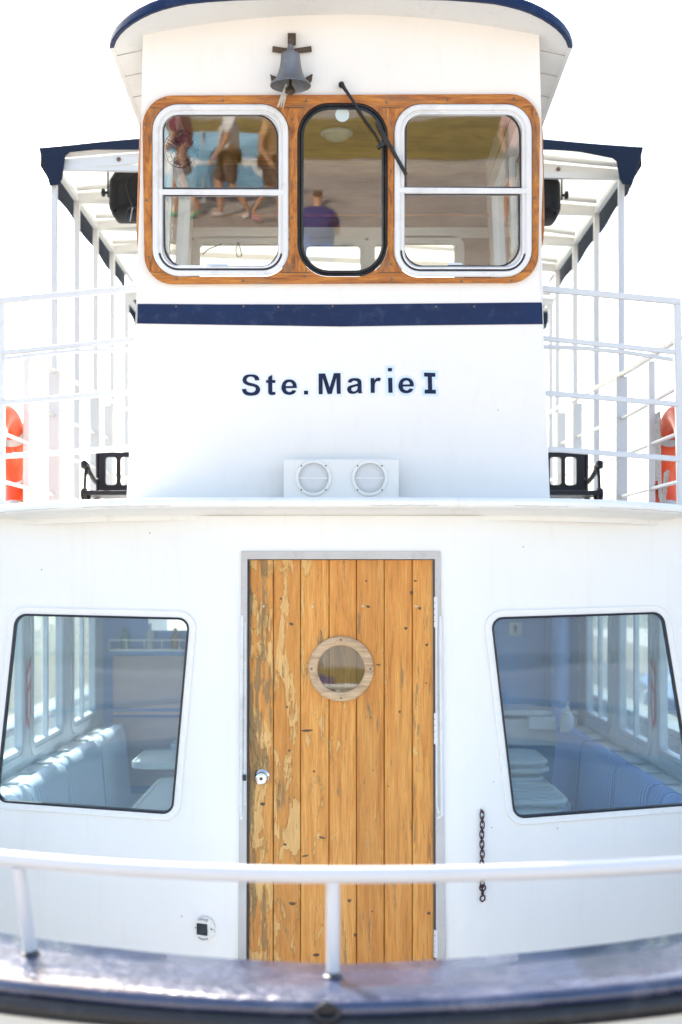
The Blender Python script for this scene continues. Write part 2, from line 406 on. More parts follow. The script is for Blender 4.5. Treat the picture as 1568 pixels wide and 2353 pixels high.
M['trim_v'] = wood('varnished_trim_wood_vertical', 'z', (.15, .040, .005), (.43, .13, .012), (.64, .255, .03), .42, .6, (.14, .085, .05), .05, 1.6)
M['ply'] = wood('ochre_varnished_plywood', 'x', (.32, .17, .014), (.42, .235, .022), (.50, .29, .035), .3, .1, (.2, .12, .03), .4, .6)
M['wood_in'] = wood('interior_brown_wood', 'x', (.12, .055, .018), (.17, .085, .03), (.22, .115, .045), .4, .1, (.1, .06, .03), .2, .8)
M['wood_in_v'] = wood('interior_orange_wood', 'z', (.20, .08, .02), (.32, .14, .04), (.42, .2, .06), .4, .1, (.1, .06, .03), .2, .8)
M['door'] = door_wood('peeling_varnished_pine')
M['rim'] = wood('porthole_rim_wood', 'x', (.42, .25, .12), (.60, .40, .22), (.68, .48, .28), .55, .6, (.25, .13, .07), 0, 1.2)
M['knot'] = pbr('dark_knot', (.10, .055, .022), .5, 0, .4, 60)
M['bolt'] = pbr('weathered_bolt', (.16, .11, .08), .5, .4, .3, 60)
M['steel'] = pbr('polished_steel', (.72, .70, .68), .12, 1, .05, 9)
M['brass_dull'] = pbr('dull_screw_brass', (.45, .46, .36), .35, .8, .1, 60)
M['rust'] = pbr('rusty_iron', (.07, .035, .04), .6, .5, .35, 40, .3, 200)
M['bronze'] = pbr('aged_bell_bronze', (.17, .17, .175), .5, .35, .3, 9, .08, 60, 0, (.20, .24, .26), .7, 26)
M['bronze_in'] = pbr('bell_bracket_bronze', (.085, .06, .04), .55, .4, .3, 18, .2, 90)
M['rope'] = pbr('pale_rope', (.68, .65, .58), .9, 0, .2, 60, .8, 300)
M['orange'] = pbr('orange_ring_plastic', (.80, .085, .015), .38, 0, .08, 6, .06, 30, 0, (.75, .3, .2), .5, 7)
M['tape'] = pbr('silver_reflective_tape', (.55, .56, .54), .35, .2, .1, 30)
M['alu'] = pbr('brushed_aluminium', (.66, .69, .71), .4, .35, .08, 12, .05, 90)
M['alu_paint'] = pbr('grey_interior_frame_paint', (.72, .76, .78), .45, .0, .06, 9)
M['grille'] = None
M['glass_w'] = glass('wheelhouse_glass', (.92, .93, .90), .085)
M['glass_c'] = glass('cabin_glass', (.86, .96, 1.0), .03, .08, (.74, .90, 1.0))  # bluish reflection haze is mixed into this glass
M['glass_s'] = glass('side_glass', (.93, .97, .98), .03)
M['glass_p'] = glass('porthole_glass', (.7, .75, .75), .09)
M['sticker'] = pbr('pale_round_sticker', (.52, .62, .62), .4, 0, .02, 9)
M['canvas'] = canvas('cream_white_canvas', (.72, .71, .61), .42)
M['cloth_blk'] = pbr('black_cover_cloth', (.008, .008, .009), .8, 0, .3, 8, .6, 14)
M['seat'] = striped('striped_blue_grey_upholstery', (.58, .64, .76), (.80, .84, .90), 9, 'y')
M['seat_r'] = striped('striped_reflection_blue_upholstery', (.17, .28, .60), (.36, .48, .80), 9, 'y')  # deeper blue than the left seats: blue window reflection put into the cloth
M['blue_wall'] = pbr('blue_grey_interior_paint', (.26, .43, .76), .5, 0, .05, 4)  # blue deepened to carry the reflection in the right window
M['mauve'] = pbr('mauve_grey_board', (.88, .66, .64), .5, 0, .06, 3, 0, 50)
M['greige'] = pbr('pale_bulkhead_paint', (.80, .80, .76), .5, 0, .12, 4)
M['cream'] = pbr('cream_laminate', (.70, .71, .70), .35, 0, .03, 5)
M['floor_in'] = pbr('grey_cabin_floor', (.66, .69, .74), .6, 0, .1, 5)
M['deck'] = pbr('pale_deck_paint', (.78, .78, .74), .6, 0, .1, 5, .2, 50)
M['solar'] = pbr('black_solar_cell', (.012, .02, .03), .2, 0, .3, 40)
M['solar_body'] = pbr('white_cast_aluminium', (.72, .73, .73), .35, .1, .05, 30, .1, 90)
M['lens'] = pbr('grey_reflector_lens', (.38, .38, .40), .25, 0, .3, 90, .4, 200)
M['gray_dark'] = pbr('dark_grey_plastic', (.05, .05, .055), .4, 0, .1, 30)
M['red'] = pbr('red_decal', (.60, .05, .06), .4, 0, .05, 20)
M['sign_blue'] = pbr('dark_teal_pictogram', (.02, .09, .14), .4, 0, .05, 20)
M['clear'] = pbr('frosted_lamp_glass', (.62, .66, .60), .2, 0, .1, 60, .5, 200)
def perforated():
    m, nt, B, N, L = nodes('perforated_grille'); tc = N('ShaderNodeTexCoord').outputs['Object']
    v = N('ShaderNodeTexVoronoi'); v.inputs['Scale'].default_value = 260; v.inputs['Randomness'].default_value = .15; L(tc, v.inputs['Vector'])
    r = ramp(N, [(.26, (.28, .26, .25)), (.34, (.66, .63, .59))]); L(v.outputs['Distance'], r.inputs[0]); L(r.outputs[0], B.inputs['Base Color'])
    B.inputs['Roughness'].default_value = .5; return m
M['grille'] = perforated()

# ================================================================== THE BOAT
BOAT = thing('passenger_boat', (0, 5.3, -2.2), 'white passenger boat with navy trim and a weathered wooden door, moored bow first', 'boat')

# ---- wheelhouse front plane (leans forward at the top)
WO = Vector((0, 5.68, .344)); WD = Vector((0, -.43, 1.745)).normalized(); WN = Vector((0, -WD.z, WD.y)).normalized()
if WN.y > 0: WN = -WN
def WPt(a, b, off=0): return WO + Vector((a, 0, 0)) + WD * b + WN * off
def W2(u, v):
    d = P(u, v, 1.0); t = WO.dot(WN) / d.dot(WN); p = d * t - WO
    return Vector((p.x, p.dot(WD)))
def WL(pts): return [W2(*p) for p in pts]
def hloop(u0, v0, u1, v1, r, n=8): return fillet(WL([(u0, v1), (u1, v1), (u1, v0), (u0, v0)]), r * 5.38 / F, n)
win_L = hloop(352, 240, 664, 634, 60); win_C = hloop(685, 238, 890, 634, 72, 12); win_R = hloop(906, 240, 1221, 636, 60)
wall_poly = WL([(325, 30), (324, 300), (320, 560), (320, 640), (316, 698), (314, 745), (309, 830), (291, 1142), (1264, 1142), (1252, 830), (1247, 745), (1245, 700), (1240, 640), (1248, 400), (1252, 30)])
def zr(x): return 2.1 - .13 * x * x          # cambered underside of the roof
# carry the wall down behind the coaming and up to the roof
lo = WPt(0, 0).z
wb = (-.005 - lo) / WD.z
wall_poly = [Vector((x, (zr(x) + .012 - lo) / WD.z)) for x in [.7335 - 1.467 * k / 24 for k in range(25)]] + wall_poly[1:-1]
wall_poly = wall_poly[:32] + [Vector((wall_poly[31].x, wb)), Vector((wall_poly[32].x, wb))] + wall_poly[32:]
mb = MB(); plate(mb, wall_poly, [offset2(win_L, .004), offset2(win_C, .004), offset2(win_R, .004)], WPt, -.04, 0)
wheelhouse = mb.build('wheelhouse_front', M['white'], BOAT)
# side walls with a window each
def side_wall(sgn):
    edge = [WPt(p.x, p.y) for p in wall_poly if (p.x < 0) == (sgn < 0) and abs(p.x) > .73]
    edge.sort(key=lambda p: p.z)
    wy = lambda z: -.246 * (z - .344) + 5.68
    def wx(z):
        for a, b in zip(edge, edge[1:]):
            if a.z <= z <= b.z and b.z > a.z: return a.x + (b.x - a.x) * (z - a.z) / (b.z - a.z)
        return edge[-1].x if z > edge[-1].z else edge[0].x
    fn = lambda a, b, off: Vector((wx(b) - sgn * .002 + sgn * off, a, b))
    outer = [(wy(-.01) + .002, -.01), (6.85, -.01), (6.85, 2.035), (wy(2.035) + .042, 2.035)]
    hole = fillet([(5.56, 1.34), (6.62, 1.34), (6.62, 1.84), (5.50, 1.84)], .09)
    mb = MB(); plate(mb, outer, [hole], fn, -.04, 0, .16); o = mb.build('wheelhouse_side', M['white'], BOAT)
    mb = MB(); ring(mb, hole, [(.005, .002), (.042, .002), (.042, .022), (.036, .028), (.0, .028), (-.002, -.042), (.06, -.042), (.06, -.05), (-.02, -.05), (-.02, -.03), (-.004, -.01)], fn)
    mb.build('side_window_trim', M['trim_v'], o, smooth=True)
    mb = MB(); ring(mb, hole, [(-.001, .006), (-.025, .006), (-.03, -.02), (-.03, -.05), (-.0, -.056), (.035, -.056), (.035, -.045)], fn)
    pos = 6.05; mb.bar(fn(pos, 1.36, -.02), fn(pos, 1.82, -.02), .03, .03)
    mb.build('side_window_frame', M['alu_paint'], o, smooth=True)
    mb = MB(); plate(mb, offset2(hole, -.02), [], fn, -.022, -.018); mb.build('side_pane', M['glass_s'], o)
    return fn
sfl = side_wall(-1); sfr = side_wall(1)
# rear wall of the wheelhouse
rfn = lambda a, b, off: Vector((a, 6.85 - off, b))
def Rr(u, v, Y=6.81): p = P(u, v, Y); return (p.x, p.z)
rh = [fillet([Rr(458, 640), Rr(648, 640), Rr(648, 560), Rr(458, 560)], .02), fillet([Rr(704, 640), Rr(828, 640), Rr(828, 562), Rr(704, 562)], .02),
      fillet([Rr(862, 700), Rr(903, 700), Rr(903, 562), Rr(862, 562)], .01), fillet([Rr(921, 640), Rr(1046, 640), Rr(1046, 558), Rr(921, 558)], .02)]
mb = MB(); plate(mb, [(-.80, -.01), (.80, -.01), (.72, 2.04), (.36, 2.088), (0, 2.105), (-.36, 2.088), (-.72, 2.04)], rh, rfn, 0, .03)
rw = mb.build('wheelhouse_rear_wall', M['wood_in'], BOAT)
mb = MB()
for h in rh: ring(mb, h, [(0, .0), (0, .034), (.012, .042), (.035, .042), (.045, .038), (.045, .03)], rfn)
mb.bar(rfn(-.77, 1.68, .036), rfn(.77, 1.68, .036), .012, .05); mb.build('rear_window_frames', M['alu_paint'], rw, smooth=True)
mb = MB(); mb.bar((-.78, 6.805, 2.035), (.78, 6.805, 2.035), .03, .022); mb.bar((-.78, 6.805, 1.76), (.78, 6.805, 1.76), .008, .012); mb.build('ceiling_trim', M['trim_h'], rw)
mb = MB()
for x in (-.5, -.42, .02, .08): mb.box((x, 6.79, 1.405), (.07, .05, .03)); mb.box((x, 6.79, 1.375), (.02, .03, .04))
mb.split('sill_fitting', M['gray_dark'], rw)
mb = MB(); mb.tube([P(548, 556, 6.77), P(542, 575, 6.77), P(546, 590, 6.77), P(556, 588, 6.77), P(552, 570, 6.77), P(548, 556, 6.77)], .003, 6); mb.tube([P(465, 585, 6.77), P(480, 572, 6.77), P(510, 560, 6.77)], .003, 6)
mb.split('hanging_wire', M['gasket'], rw)
# ceiling
mb = MB(); plate(mb, [(-.70, 5.33), (.70, 5.33), (.74, 6.83), (-.74, 6.83)], [], lambda a, b, off: Vector((a, b, zr(a) - .03 + off)), 0, .018, .2)
mb.build('wheelhouse_ceiling', M['ply'], BOAT)
mb = MB(); mb.box((0, 6.3, .9), (1.5, 1.0, .02)); mb.box((0, 5.72, 1.16), (1.46, .28, .03), None); mb.build('helm_console', M['wood_in'], BOAT)
# roof with rounded front corners
half = []
for u, v in [(784, -8), (700, -8), (620, -7), (540, -5), (480, -1), (430, 4), (400, 10), (370, 18), (345, 27), (320, 39), (300, 51), (283, 64), (270, 77), (260, 92), (254.5, 108)]:
    Y = 5.2
    for _ in range(20): Y = zr((u - CU) * Y / F) * F / (HV - v)
    half.append(((u - CU) * Y / F, Y))
half += [(-.866, 5.6), (-.878, 6.2), (-.88, 7.0)]
roofp = half + [(-x, y) for x, y in reversed(half[1:])] 
roofp = [Vector(p) for p in roofp]
zf = lambda a, b, off: Vector((a, b, zr(a) + off))
mb = MB(); plate(mb, offset2(roofp, -.006), [], zf, 0, .032, .09); roof = mb.build('roof', M['white_soffit'], BOAT, smooth=True)
mb = MB(); ring(mb, roofp, [(-.012, -.004), (.002, -.004), (.006, .002), (.006, .022), (.0, .034), (-.03, .038), (-.03, .034), (-.0062, .030)], zf, closed=True)
mb.m = [0 if (mb.v[f[0]].y + mb.v[f[2]].y) / 2 < 5.33 else 1 for f in mb.f]
mb.build('roof_edge_band', [M['navy'], M['white_soffit']], roof, smooth=True)
mb = MB()
for x in (-.81, .81):
    for y in (5.40, 5.62, 5.86, 6.12, 6.4): mb.bar((x - .055, y, zr(x - .055) - .0015), (x + .055, y, zr(x + .055) - .0015), .003, .003)
mb.split('soffit_seam', M['grey_frame'], roof)

# wooden surround, horizontally and vertically grained boards
sp = fillet(WL([(334, 653), (1236, 650), (1241, 216), (328, 220)]), [.105, .105, .115, .115], 8)
mb = MB()
holes = [offset2(win_L, .002), offset2(win_C, .002), offset2(win_R, .002)]
bt = W2(784, 248).y; bb = W2(784, 625).y
pts = []; edges = []
for lp in [sp] + holes:
    b = len(pts); pts += list(lp); edges += [(b + i, b + (i + 1) % len(lp)) for i in range(len(lp))]
b = len(pts); pts += [Vector((-1, bt)), Vector((1, bt)), Vector((-1, bb)), Vector((1, bb))]; edges += [(b, b + 1), (b + 2, b + 3)]
vo, eo, fo, *_ = delaunay_2d_cdt(pts, edges, [], 0, 1e-6)
for grp in (0, 1):
    fs = []
    for f in fo:
        c = sum((vo[i] for i in f), Vector((0, 0))) / 3
        if inpoly(c, sp) and not any(inpoly(c, h) for h in holes) and ((bb < c.y < bt) == bool(grp)): fs.append(f)
    mb.add([WPt(p.x, p.y, .016) for p in vo], fs, grp)
for lp in [sp] + holes:
    N_ = len(lp); o_ = offset2(lp, -.0) 
    mb.add([WPt(p.x, p.y, .016) for p in lp] + [WPt(p.x, p.y, .0) for p in lp], [(i, (i + 1) % N_, N_ + (i + 1) % N_, N_ + i) for i in range(N_)], 0)
surround = mb.build('wooden_window_surround', [M['trim_h'], M['trim_v']], BOAT)
mb = MB()
for x0, x1, y in ((346, 372, 248), (650, 700, 248), (878, 920, 248), (1200, 1224, 246), (352, 385, 625), (645, 712, 626), (868, 925, 626), (1195, 1220, 622)):
    a, c = W2(x0, y), W2(x1, y); mb.bar(WPt(a.x, a.y, .0165), WPt(c.x, c.y, .0165), .0022, .0022)
mb.split('joint_line', M['knot'], surround)
mb = MB()
for u, v in [(380, 227), (513, 232), (704, 232), (888, 236), (1028, 230), (1180, 227), (334, 286), (338, 460), (344, 590), (407, 640), (560, 645), (700, 634), (672, 275), (672, 500), (675, 607), (900, 283), (898, 607), (1231, 262), (1228, 455), (1221, 590), (1175, 644), (900, 642), (1060, 646)]:
    q = W2(u, v); disc(mb, q, .0052, WPt, .0175, 12)
mb.split('screw_plug', M['bolt'], surround)

# the two double hung windows and the rubber framed centre window
def sash_window(loop, ux, top, barv, barx):
    """loop: outer edge; ux: glass left/right for the upper and lower pane; top: glass v-range"""
    mb = MB(); ring(mb, loop, [(-.001, .0), (-.001, .024), (-.006, .028), (-.020, .028), (-.024, .022), (-.028, .022), (-.030, .026), (-.036, .026), (-.040, .012), (-.040, -.02), (-.001, -.02)], WPt, closed=True)
    fr = mb.build('sash_window', M['white_alu'], BOAT, smooth=True)
    (ul, ur), (ll, lr) = ux; (t0, t1), (l0, l1) = top; s = 5.38 / F
    up = fillet(WL([(ul, t1), (ur, t1), (ur - 2, t0), (ul, t0)]), [2 * s, 2 * s, 48 * s, 36 * s], 8)
    lw = fillet(WL([(ll, l1), (lr, l1), (lr, l0), (ll - 3, l0)]), [48 * s, 48 * s, 2 * s, 2 * s], 8)
    mb = MB()
    ring(mb, up, [(.0, -.004), (.0, .010), (.003, .014), (.014, .014), (.020, .012), (.030, .0)], WPt)
    ring(mb, lw, [(.0, -.010), (.0, .004), (.003, .008), (.012, .008), (.020, .006), (.030, -.004)], WPt); mb.build('sash_frame', M['white_alu'], fr, smooth=True)
    mb = MB(); ring(mb, up, [(.0015, .010), (.0015, .0165), (-.0035, .0165), (-.0035, -.004)], WPt); ring(mb, lw, [(.0015, .004), (.0015, .0105), (-.0035, .0105), (-.0035, -.008)], WPt)
    mb.build('glazing_gasket', M['gasket'], fr)
    a, c = W2(barx[0], barv), W2(barx[1], barv + 2)
    mb = MB(); mb.bar(WPt(a.x, a.y, .018), WPt(c.x, c.y, .018), .018, 12.5 * s, up=WD); mb.build('meeting_rail', M['white_alu'], fr, bevel=.002)
    mb = MB(); plate(mb, up, [], WPt, .0, .0035); mb.build('upper_pane', M['glass_w'], fr)
    mb = MB(); plate(mb, lw, [], WPt, -.008, -.0045); mb.build('lower_pane', M['glass_w'], fr)
    # dark weather strip round the foot of the frame
    lp = offset2(loop, -.0265); seg = [p for p in lp if p.y < W2(0, 575).y]
    seg.sort(key=lambda p: math.atan2(p.x - (a.x + c.x) / 2, -(p.y - W2(0, 560).y)))
    mb = MB(); mb.tube([WPt(p.x, p.y, .0235) for p in seg], .0042, 6); mb.build('weather_strip', M['gasket'], fr)
    return fr
wl = sash_window(win_L, ((375, 640), (379, 642)), ((264, 433), (449, 614)), 441, (366, 655))
wr = sash_window(win_R, ((932, 1197), (928, 1194)), ((261, 431), (447, 612)), 437, (914, 1214))
mb = MB(); q0, q1 = W2(475, 609), W2(524, 609); mb.bar(WPt(q0.x, q0.y, -.003), WPt(q1.x, q1.y, -.003), .012, .008); mb.build('sash_lift', M['alu'], wl)
mb = MB(); q0, q1 = W2(1030, 607), W2(1062, 607); mb.bar(WPt(q0.x, q0.y, -.003), WPt(q1.x, q1.y, -.003), .012, .008); mb.build('sash_lift', M['alu'], wr)
mb = MB(); ring(mb, win_C, [(.001, .012), (-.001, .020), (-.006, .024), (-.010, .020), (-.0115, .016), (-.013, .021), (-.018, .023), (-.021, .016), (-.0215, .0), (-.0215, -.03), (-.0, -.03)], WPt)
wc = mb.build('centre_window', M['rubber'], BOAT, smooth=True, ang=50)
mb = MB(); plate(mb, offset2(win_C, -.017), [], WPt, .0, .004); mb.build('pane', M['glass_w'], wc)
mb = MB(); q = W2(787, 263); plate(mb, circle2(q, .0262, 32), [], WPt, .0045, .0055); mb.build('round_sticker', M['sticker'], wc)

# navy stripe
mb = MB(); st = WL([(315.5, 743), (500, 746), (784, 750), (1000, 747), (1247, 744.5), (1245, 694.5), (784, 699), (500, 699), (317, 698)])
plate(mb, st, [], WPt, .0, .003); stripe = mb.build('navy_stripe', M['navy'], BOAT)
mb = MB()
for sg, xs in ((-1, (316, 314.5)), (1, (1245.5, 1247))):
    a, c = WPt(*W2(xs[0], 697)), WPt(*W2(xs[1], 744)); X0 = a.x + sg * .0015; X1 = c.x + sg * .0015
    mb.add([(X0, a.y, a.z), (X0, 6.84, a.z), (X1, 6.84, c.z), (X1, c.y, c.z)], [(0, 1, 2, 3)])
mb.split('side_stripe', M['navy'], stripe)
mb = MB()
for u in (405, 560, 640, 765, 1003, 1090): q = W2(u, 703 + rnd.random() * 3); disc(mb, q, .004, WPt, .0038, 10)
mb.split('nail_head', M['bolt'], stripe)

# lettering
def CA(p): return ((950 + p[0] * .267857) / 1.741071, (1450 + p[1] * .267857) / 1.741071)
def CB(p): return ((1350 + p[0] * .267857) / 1.741071, (1450 + p[1] * .267857) / 1.741071)
def G(pts, conv): return [W2(*conv(p)) for p in smoothpath(pts)]
def sq(*p): return [(a, b, 1) for a, b in p]
e_out = [(890, 380, 1), (725, 383, 1), (735, 418), (775, 440), (808, 432), (824, 410, 1), (883, 420, 1), (850, 462), (780, 483), (705, 465), (665, 410), (660, 360), (680, 300), (720, 262), (780, 252), (840, 268), (880, 315)]
e_in = [(725, 352, 1), (829, 350, 1), (822, 320), (800, 297), (772, 292), (742, 305), (727, 330)]
sh = lambda l: [(p[0] + 255, p[1] - 24) + tuple(p[2:]) for p in l]
glyphs = [
 (CA, [(331, 264, 1), (268, 268, 1), (252, 228), (205, 209), (160, 222), (139, 256), (150, 283), (185, 300), (255, 318), (310, 343), (340, 392), (330, 442), (290, 480), (200, 496), (120, 480), (82, 440), (67, 398, 1), (130, 391, 1), (147, 430), (195, 448), (250, 438), (277, 400), (265, 370), (225, 356), (150, 338), (98, 308), (79, 262), (95, 212), (140, 184), (210, 177), (280, 188), (320, 222)], []),
 (CA, [(523, 183, 1), (523, 261, 1), (568, 261, 1), (568, 303, 1), (523, 303, 1), (523, 420, 1), (528, 436), (545, 440), (568, 436, 1), (572, 476, 1), (530, 485), (485, 480), (463, 452), (462, 400, 1), (462, 303, 1), (430, 303, 1), (430, 263, 1), (460, 263, 1), (462, 217, 1)], []),
 (CA, e_out, [e_in]),
 (CA, sq((996, 420), (1057, 420), (1058, 477), (997, 477)), []),
 (CA, sq((1214, 165), (1312, 162), (1380, 370), (1442, 158), (1542, 156), (1545, 466), (1487, 468), (1479, 232), (1412, 468), (1349, 470), (1276, 232), (1275, 472), (1216, 473)), []),
 (CB, [(155, 295, 1), (175, 255), (215, 236), (260, 232), (320, 238), (355, 265), (363, 310), (364, 400), (368, 435), (379, 458, 1), (317, 460, 1), (307, 436, 1), (280, 458), (230, 467), (175, 455), (148, 410), (155, 370), (190, 345), (240, 332), (303, 315, 1), (298, 285), (262, 273), (230, 277), (208, 302, 1)], [[(303, 352, 1), (250, 365), (215, 382), (211, 410), (230, 428), (260, 430), (290, 412), (302, 385)]]),
 (CB, [(497, 233, 1), (553, 230, 1), (555, 265, 1), (580, 238), (610, 224), (653, 234, 1), (637, 282, 1), (600, 276), (570, 300), (561, 350), (561, 453, 1), (501, 454, 1)], []),
 (CB, sq((756, 80), (818, 80), (818, 131), (757, 132)), []), (CB, sq((759, 228), (822, 228), (827, 451), (764, 452)), []),
 (CB, sh(e_out), [sh(e_in)]),
 (CB, sq((1296, 150), (1464, 154), (1466, 212), (1414, 212), (1419, 406), (1473, 407), (1474, 466), (1305, 463), (1306, 404), (1356, 404), (1351, 211), (1297, 209)), [])]
mb = MB(); lt = []
for gi, (conv, o_, hs) in enumerate(glyphs):
    if gi != 8: mb = MB()
    plate(mb, G(o_, conv), [G(h, conv) for h in hs], WPt, .0015, .0028)
    if gi != 7: lt.append((gi, mb))
lt = [m_.build('letter', M['navy_letter'], BOAT) for gi, m_ in lt]
for o_, ch in zip(lt, 'S t e . M a r i e I'.split()): o_['label'] = 'navy letter ' + ch if ch != '.' else 'navy full stop'
name = BOAT
mb = MB()
def ell(cx, cy, rx, ry): return [(cx + rx * math.cos(t * math.pi / 12), cy + ry * math.sin(t * math.pi / 12)) for t in range(24)]
for conv, l in ((CB, sq((714, 44), (860, 44), (860, 168), (714, 170))), (CB, sq((718, 188), (862, 188), (868, 492), (722, 493))), (CB, ell(1029, 343, 152, 155)), (CB, sq((1254, 113), (1503, 117), (1506, 251), (1454, 251), (1458, 369), (1510, 370), (1516, 505), (1266, 501), (1262, 366), (1313, 366), (1310, 246), (1256, 246)))):
    if conv is CB and len(l) == 24: lp = [W2(*conv(p)) for p in l]
    else: lp = G(l, conv)
    plate(mb, lp, [], WPt, .0, .0009 if len(l) != 24 else .0006)
mb.build('letter_backing', M['halo'], name)
mb = MB()
for conv, l in ((CA, ell(205, 340, 178, 200)), (CA, ell(500, 345, 105, 180)), (CA, ell(775, 368, 152, 152)), (CA, sq((958, 384), (1098, 384), (1098, 516), (958, 516))), (CA, sq((1176, 125), (1580, 120), (1583, 508), (1178, 510))), (CB, ell(262, 348, 150, 155)), (CB, sq((460, 195), (690, 190), (655, 330), (605, 330), (605, 492), (462, 492)))):
    lp = [W2(*conv(p)) for p in l] if len(l) == 24 else G(l, conv)
    plate(mb, lp, [], WPt, .0, .0004 if len(l) == 24 else .0007)
mb.build('faded_letter_backing', M['halo_faint'], name)

# windscreen wiper
def WW(u, v, off): q = W2(u, v); return WPt(q.x, q.y, off)
mb = MB(); mb.tube([WW(785, 196, .0), WW(785, 196, .04)], .011, 12); wip = mb.build('windscreen_wiper', M['black_metal'], BOAT, smooth=True)
mb = MB(); mb.tube([WW(784, 192, .045), WW(792, 206, .045), WW(810, 232, .05), WW(838, 276, .05), WW(862, 308, .048), WW(878, 338, .046)], [.0085, .007, .0055, .0045, .0035, .0035], 8); mb.build('wiper_arm', M['black_metal'], wip, smooth=True)
mb = MB(); a, b_ = WW(865, 281, .036), WW(933, 402, .036); mb.bar(a, b_, .014, .006, up=WN)
mb.tube([WW(866, 288, .046), WW(884, 326, .052), WW(905, 352, .05), WW(930, 394, .044)], .0042, 8); mb.bar(WW(868, 340, .045), WW(888, 327, .045), .012, .012)
mb.build('wiper_blade', M['rubber'], wip)

# ---- lower cabin front (rounded at its outer ends)
def CY(x):
    t = abs(x) - .5
    return 5.3 + (0 if t < -.03 else .24 / .9 * (t if t > .03 else (t + .03) ** 2 / .12))
def CF(a, b, off=0): return Vector((a, CY(a) - off, b))
def C2(u, v):
    Y = 5.3
    for _ in range(12): Y = CY((u - CU) * Y / F)
    p = P(u, v, Y); return Vector((p.x, p.z))
def CL(pts): return [C2(*p) for p in pts]
s5 = 5.35 / F
cw_L = fillet(CL([(-9, 1841), (397, 1870), (436, 1421), (37, 1411)]), [26 * s5, 26 * s5, 24 * s5, 30 * s5], 8)
cw_R = fillet(CL([(1182, 1880), (1597, 1848), (1523, 1407), (1129, 1420)]), [28 * s5, 26 * s5, 30 * s5, 24 * s5], 8)
door_out = CL([(546, 2419), (1028, 2419), (1012, 1267), (555, 1267)])
door_in = CL([(566, 2419), (1003, 2419), (999.5, 1285), (569, 1285)])
zt = .30; zb = -1.75
mb = MB(); outer = [Vector((-1.5, zb)), door_out[0] + Vector((.004, 0))] + [door_in[3] + Vector((0, 0))] * 0
dl, dr = door_in[0], door_in[1]
outer = [Vector((-1.5, zb)), Vector((dl.x - .006, zb)), Vector((door_in[3].x - .006, door_in[3].y + .006)), Vector((door_in[2].x + .006, door_in[2].y + .006)), Vector((dr.x + .006, zb)), Vector((1.5, zb)), Vector((1.5, zt)), Vector((-1.5, zt))]
plate(mb, outer, [offset2(cw_L, .004), offset2(cw_R, .004)], CF, -.04, 0, .08)
cabin = mb.build('cabin_front', M['white'], BOAT, smooth=True, ang=30)
mb = MB()
plate(mb, [door_out[0], dl, door_in[3], door_in[2], dr, door_out[1], door_out[2], door_out[3]], [], CF, -.06, .010)
dframe = mb.build('door_frame', M['grey_frame'], BOAT, bevel=.0015)
mb = MB(); mb.bar(CF(*C2(568, 1290), -.002), CF(*C2(565, 2419), -.002), .006, .02); mb.build('door_gap_seal', M['gasket'], dframe)
mb = MB(); mb.bar(CF(*C2(1001, 1286), -.002), CF(*C2(1004, 2419), -.002), .004, .02); mb.build('door_gap_seal', M['gray_dark'], dframe)
mb = MB()
mb.tube([CF(*C2(1012, 1416), .012), CF(*C2(1014, 1650), .012), CF(*C2(1016, 1872), .012), CF(*C2(1006, 1880), .006)], .006, 8)
mb.tube([CF(*C2(1003, 1440), .010), CF(*C2(1003.5, 1850), .010), CF(*C2(1009, 1868), .010)], .0035, 8)
mb.split('splash_strip', M['white_alu'], dframe, smooth=True)
mb = MB()
mb.tube([CF(*C2(557, 1414), .012), CF(*C2(555, 1650), .012), CF(*C2(554, 1860), .012), CF(*C2(555, 1882), .006)], .0065, 8)
mb.tube([CF(*C2(564, 1430), .010), CF(*C2(563.5, 1850), .010)], .003, 8)
mb.split('splash_strip', M['white_alu'], dframe, smooth=True)
mb = MB(); mb.box(CF(*C2(563, 1786), .014), (.012, .01, .022)); mb.build('strike_plate', M['gasket'], dframe)

# door
DY = 5.318
def DF(a, b, off=0): return Vector((a, DY - off, b))
def D2(u, v): p = P(u, v, DY); return Vector((p.x, p.z))
seams = [571, 628.5, 691, 756.5, 819.5, 883.5, 948, 998]
DC = D2(784, 1537)
mb = MB(); gap = .0011; zt_, zb_ = D2(784, 1287).y, -1.74
for i in range(7):
    x0, x1 = D2(seams[i], 0).x + gap, D2(seams[i + 1], 0).x - gap; c = .0028
    # one board: face, two chamfers, edges
    prof = [(x0, -.03), (x0, -c), (x0 + c, 0), (x1 - c, 0), (x1, -c), (x1, -.03)]
    zs = [zb_ + (zt_ - zb_) * k / 24 for k in range(25)]
    b0 = len(mb.v)
    vs = [DF(px, z, po) for z in zs for (px, po) in prof]
    fs = []
    for k in range(24):
        for j in range(5): fs.append((k * 6 + j, k * 6 + j + 1, (k + 1) * 6 + j + 1, (k + 1) * 6 + j))
    fs.append(tuple(24 * 6 + j for j in range(6))); fs.append(tuple(range(6))[::-1])
    mb.add(vs, fs, 0, float(i))
mb.add([DF(D2(571, 0).x, zb_, -.031), DF(D2(998, 0).x, zb_, -.031), DF(D2(998, 0).x, zt_, -.031), DF(D2(571, 0).x, zt_, -.031)], [(0, 1, 2, 3)], 1)
door = mb.build('door', [M['door'], M['gasket']], BOAT, attr=True); door['label'] = 'tongue and groove pine door with peeling varnish'
mb = MB()
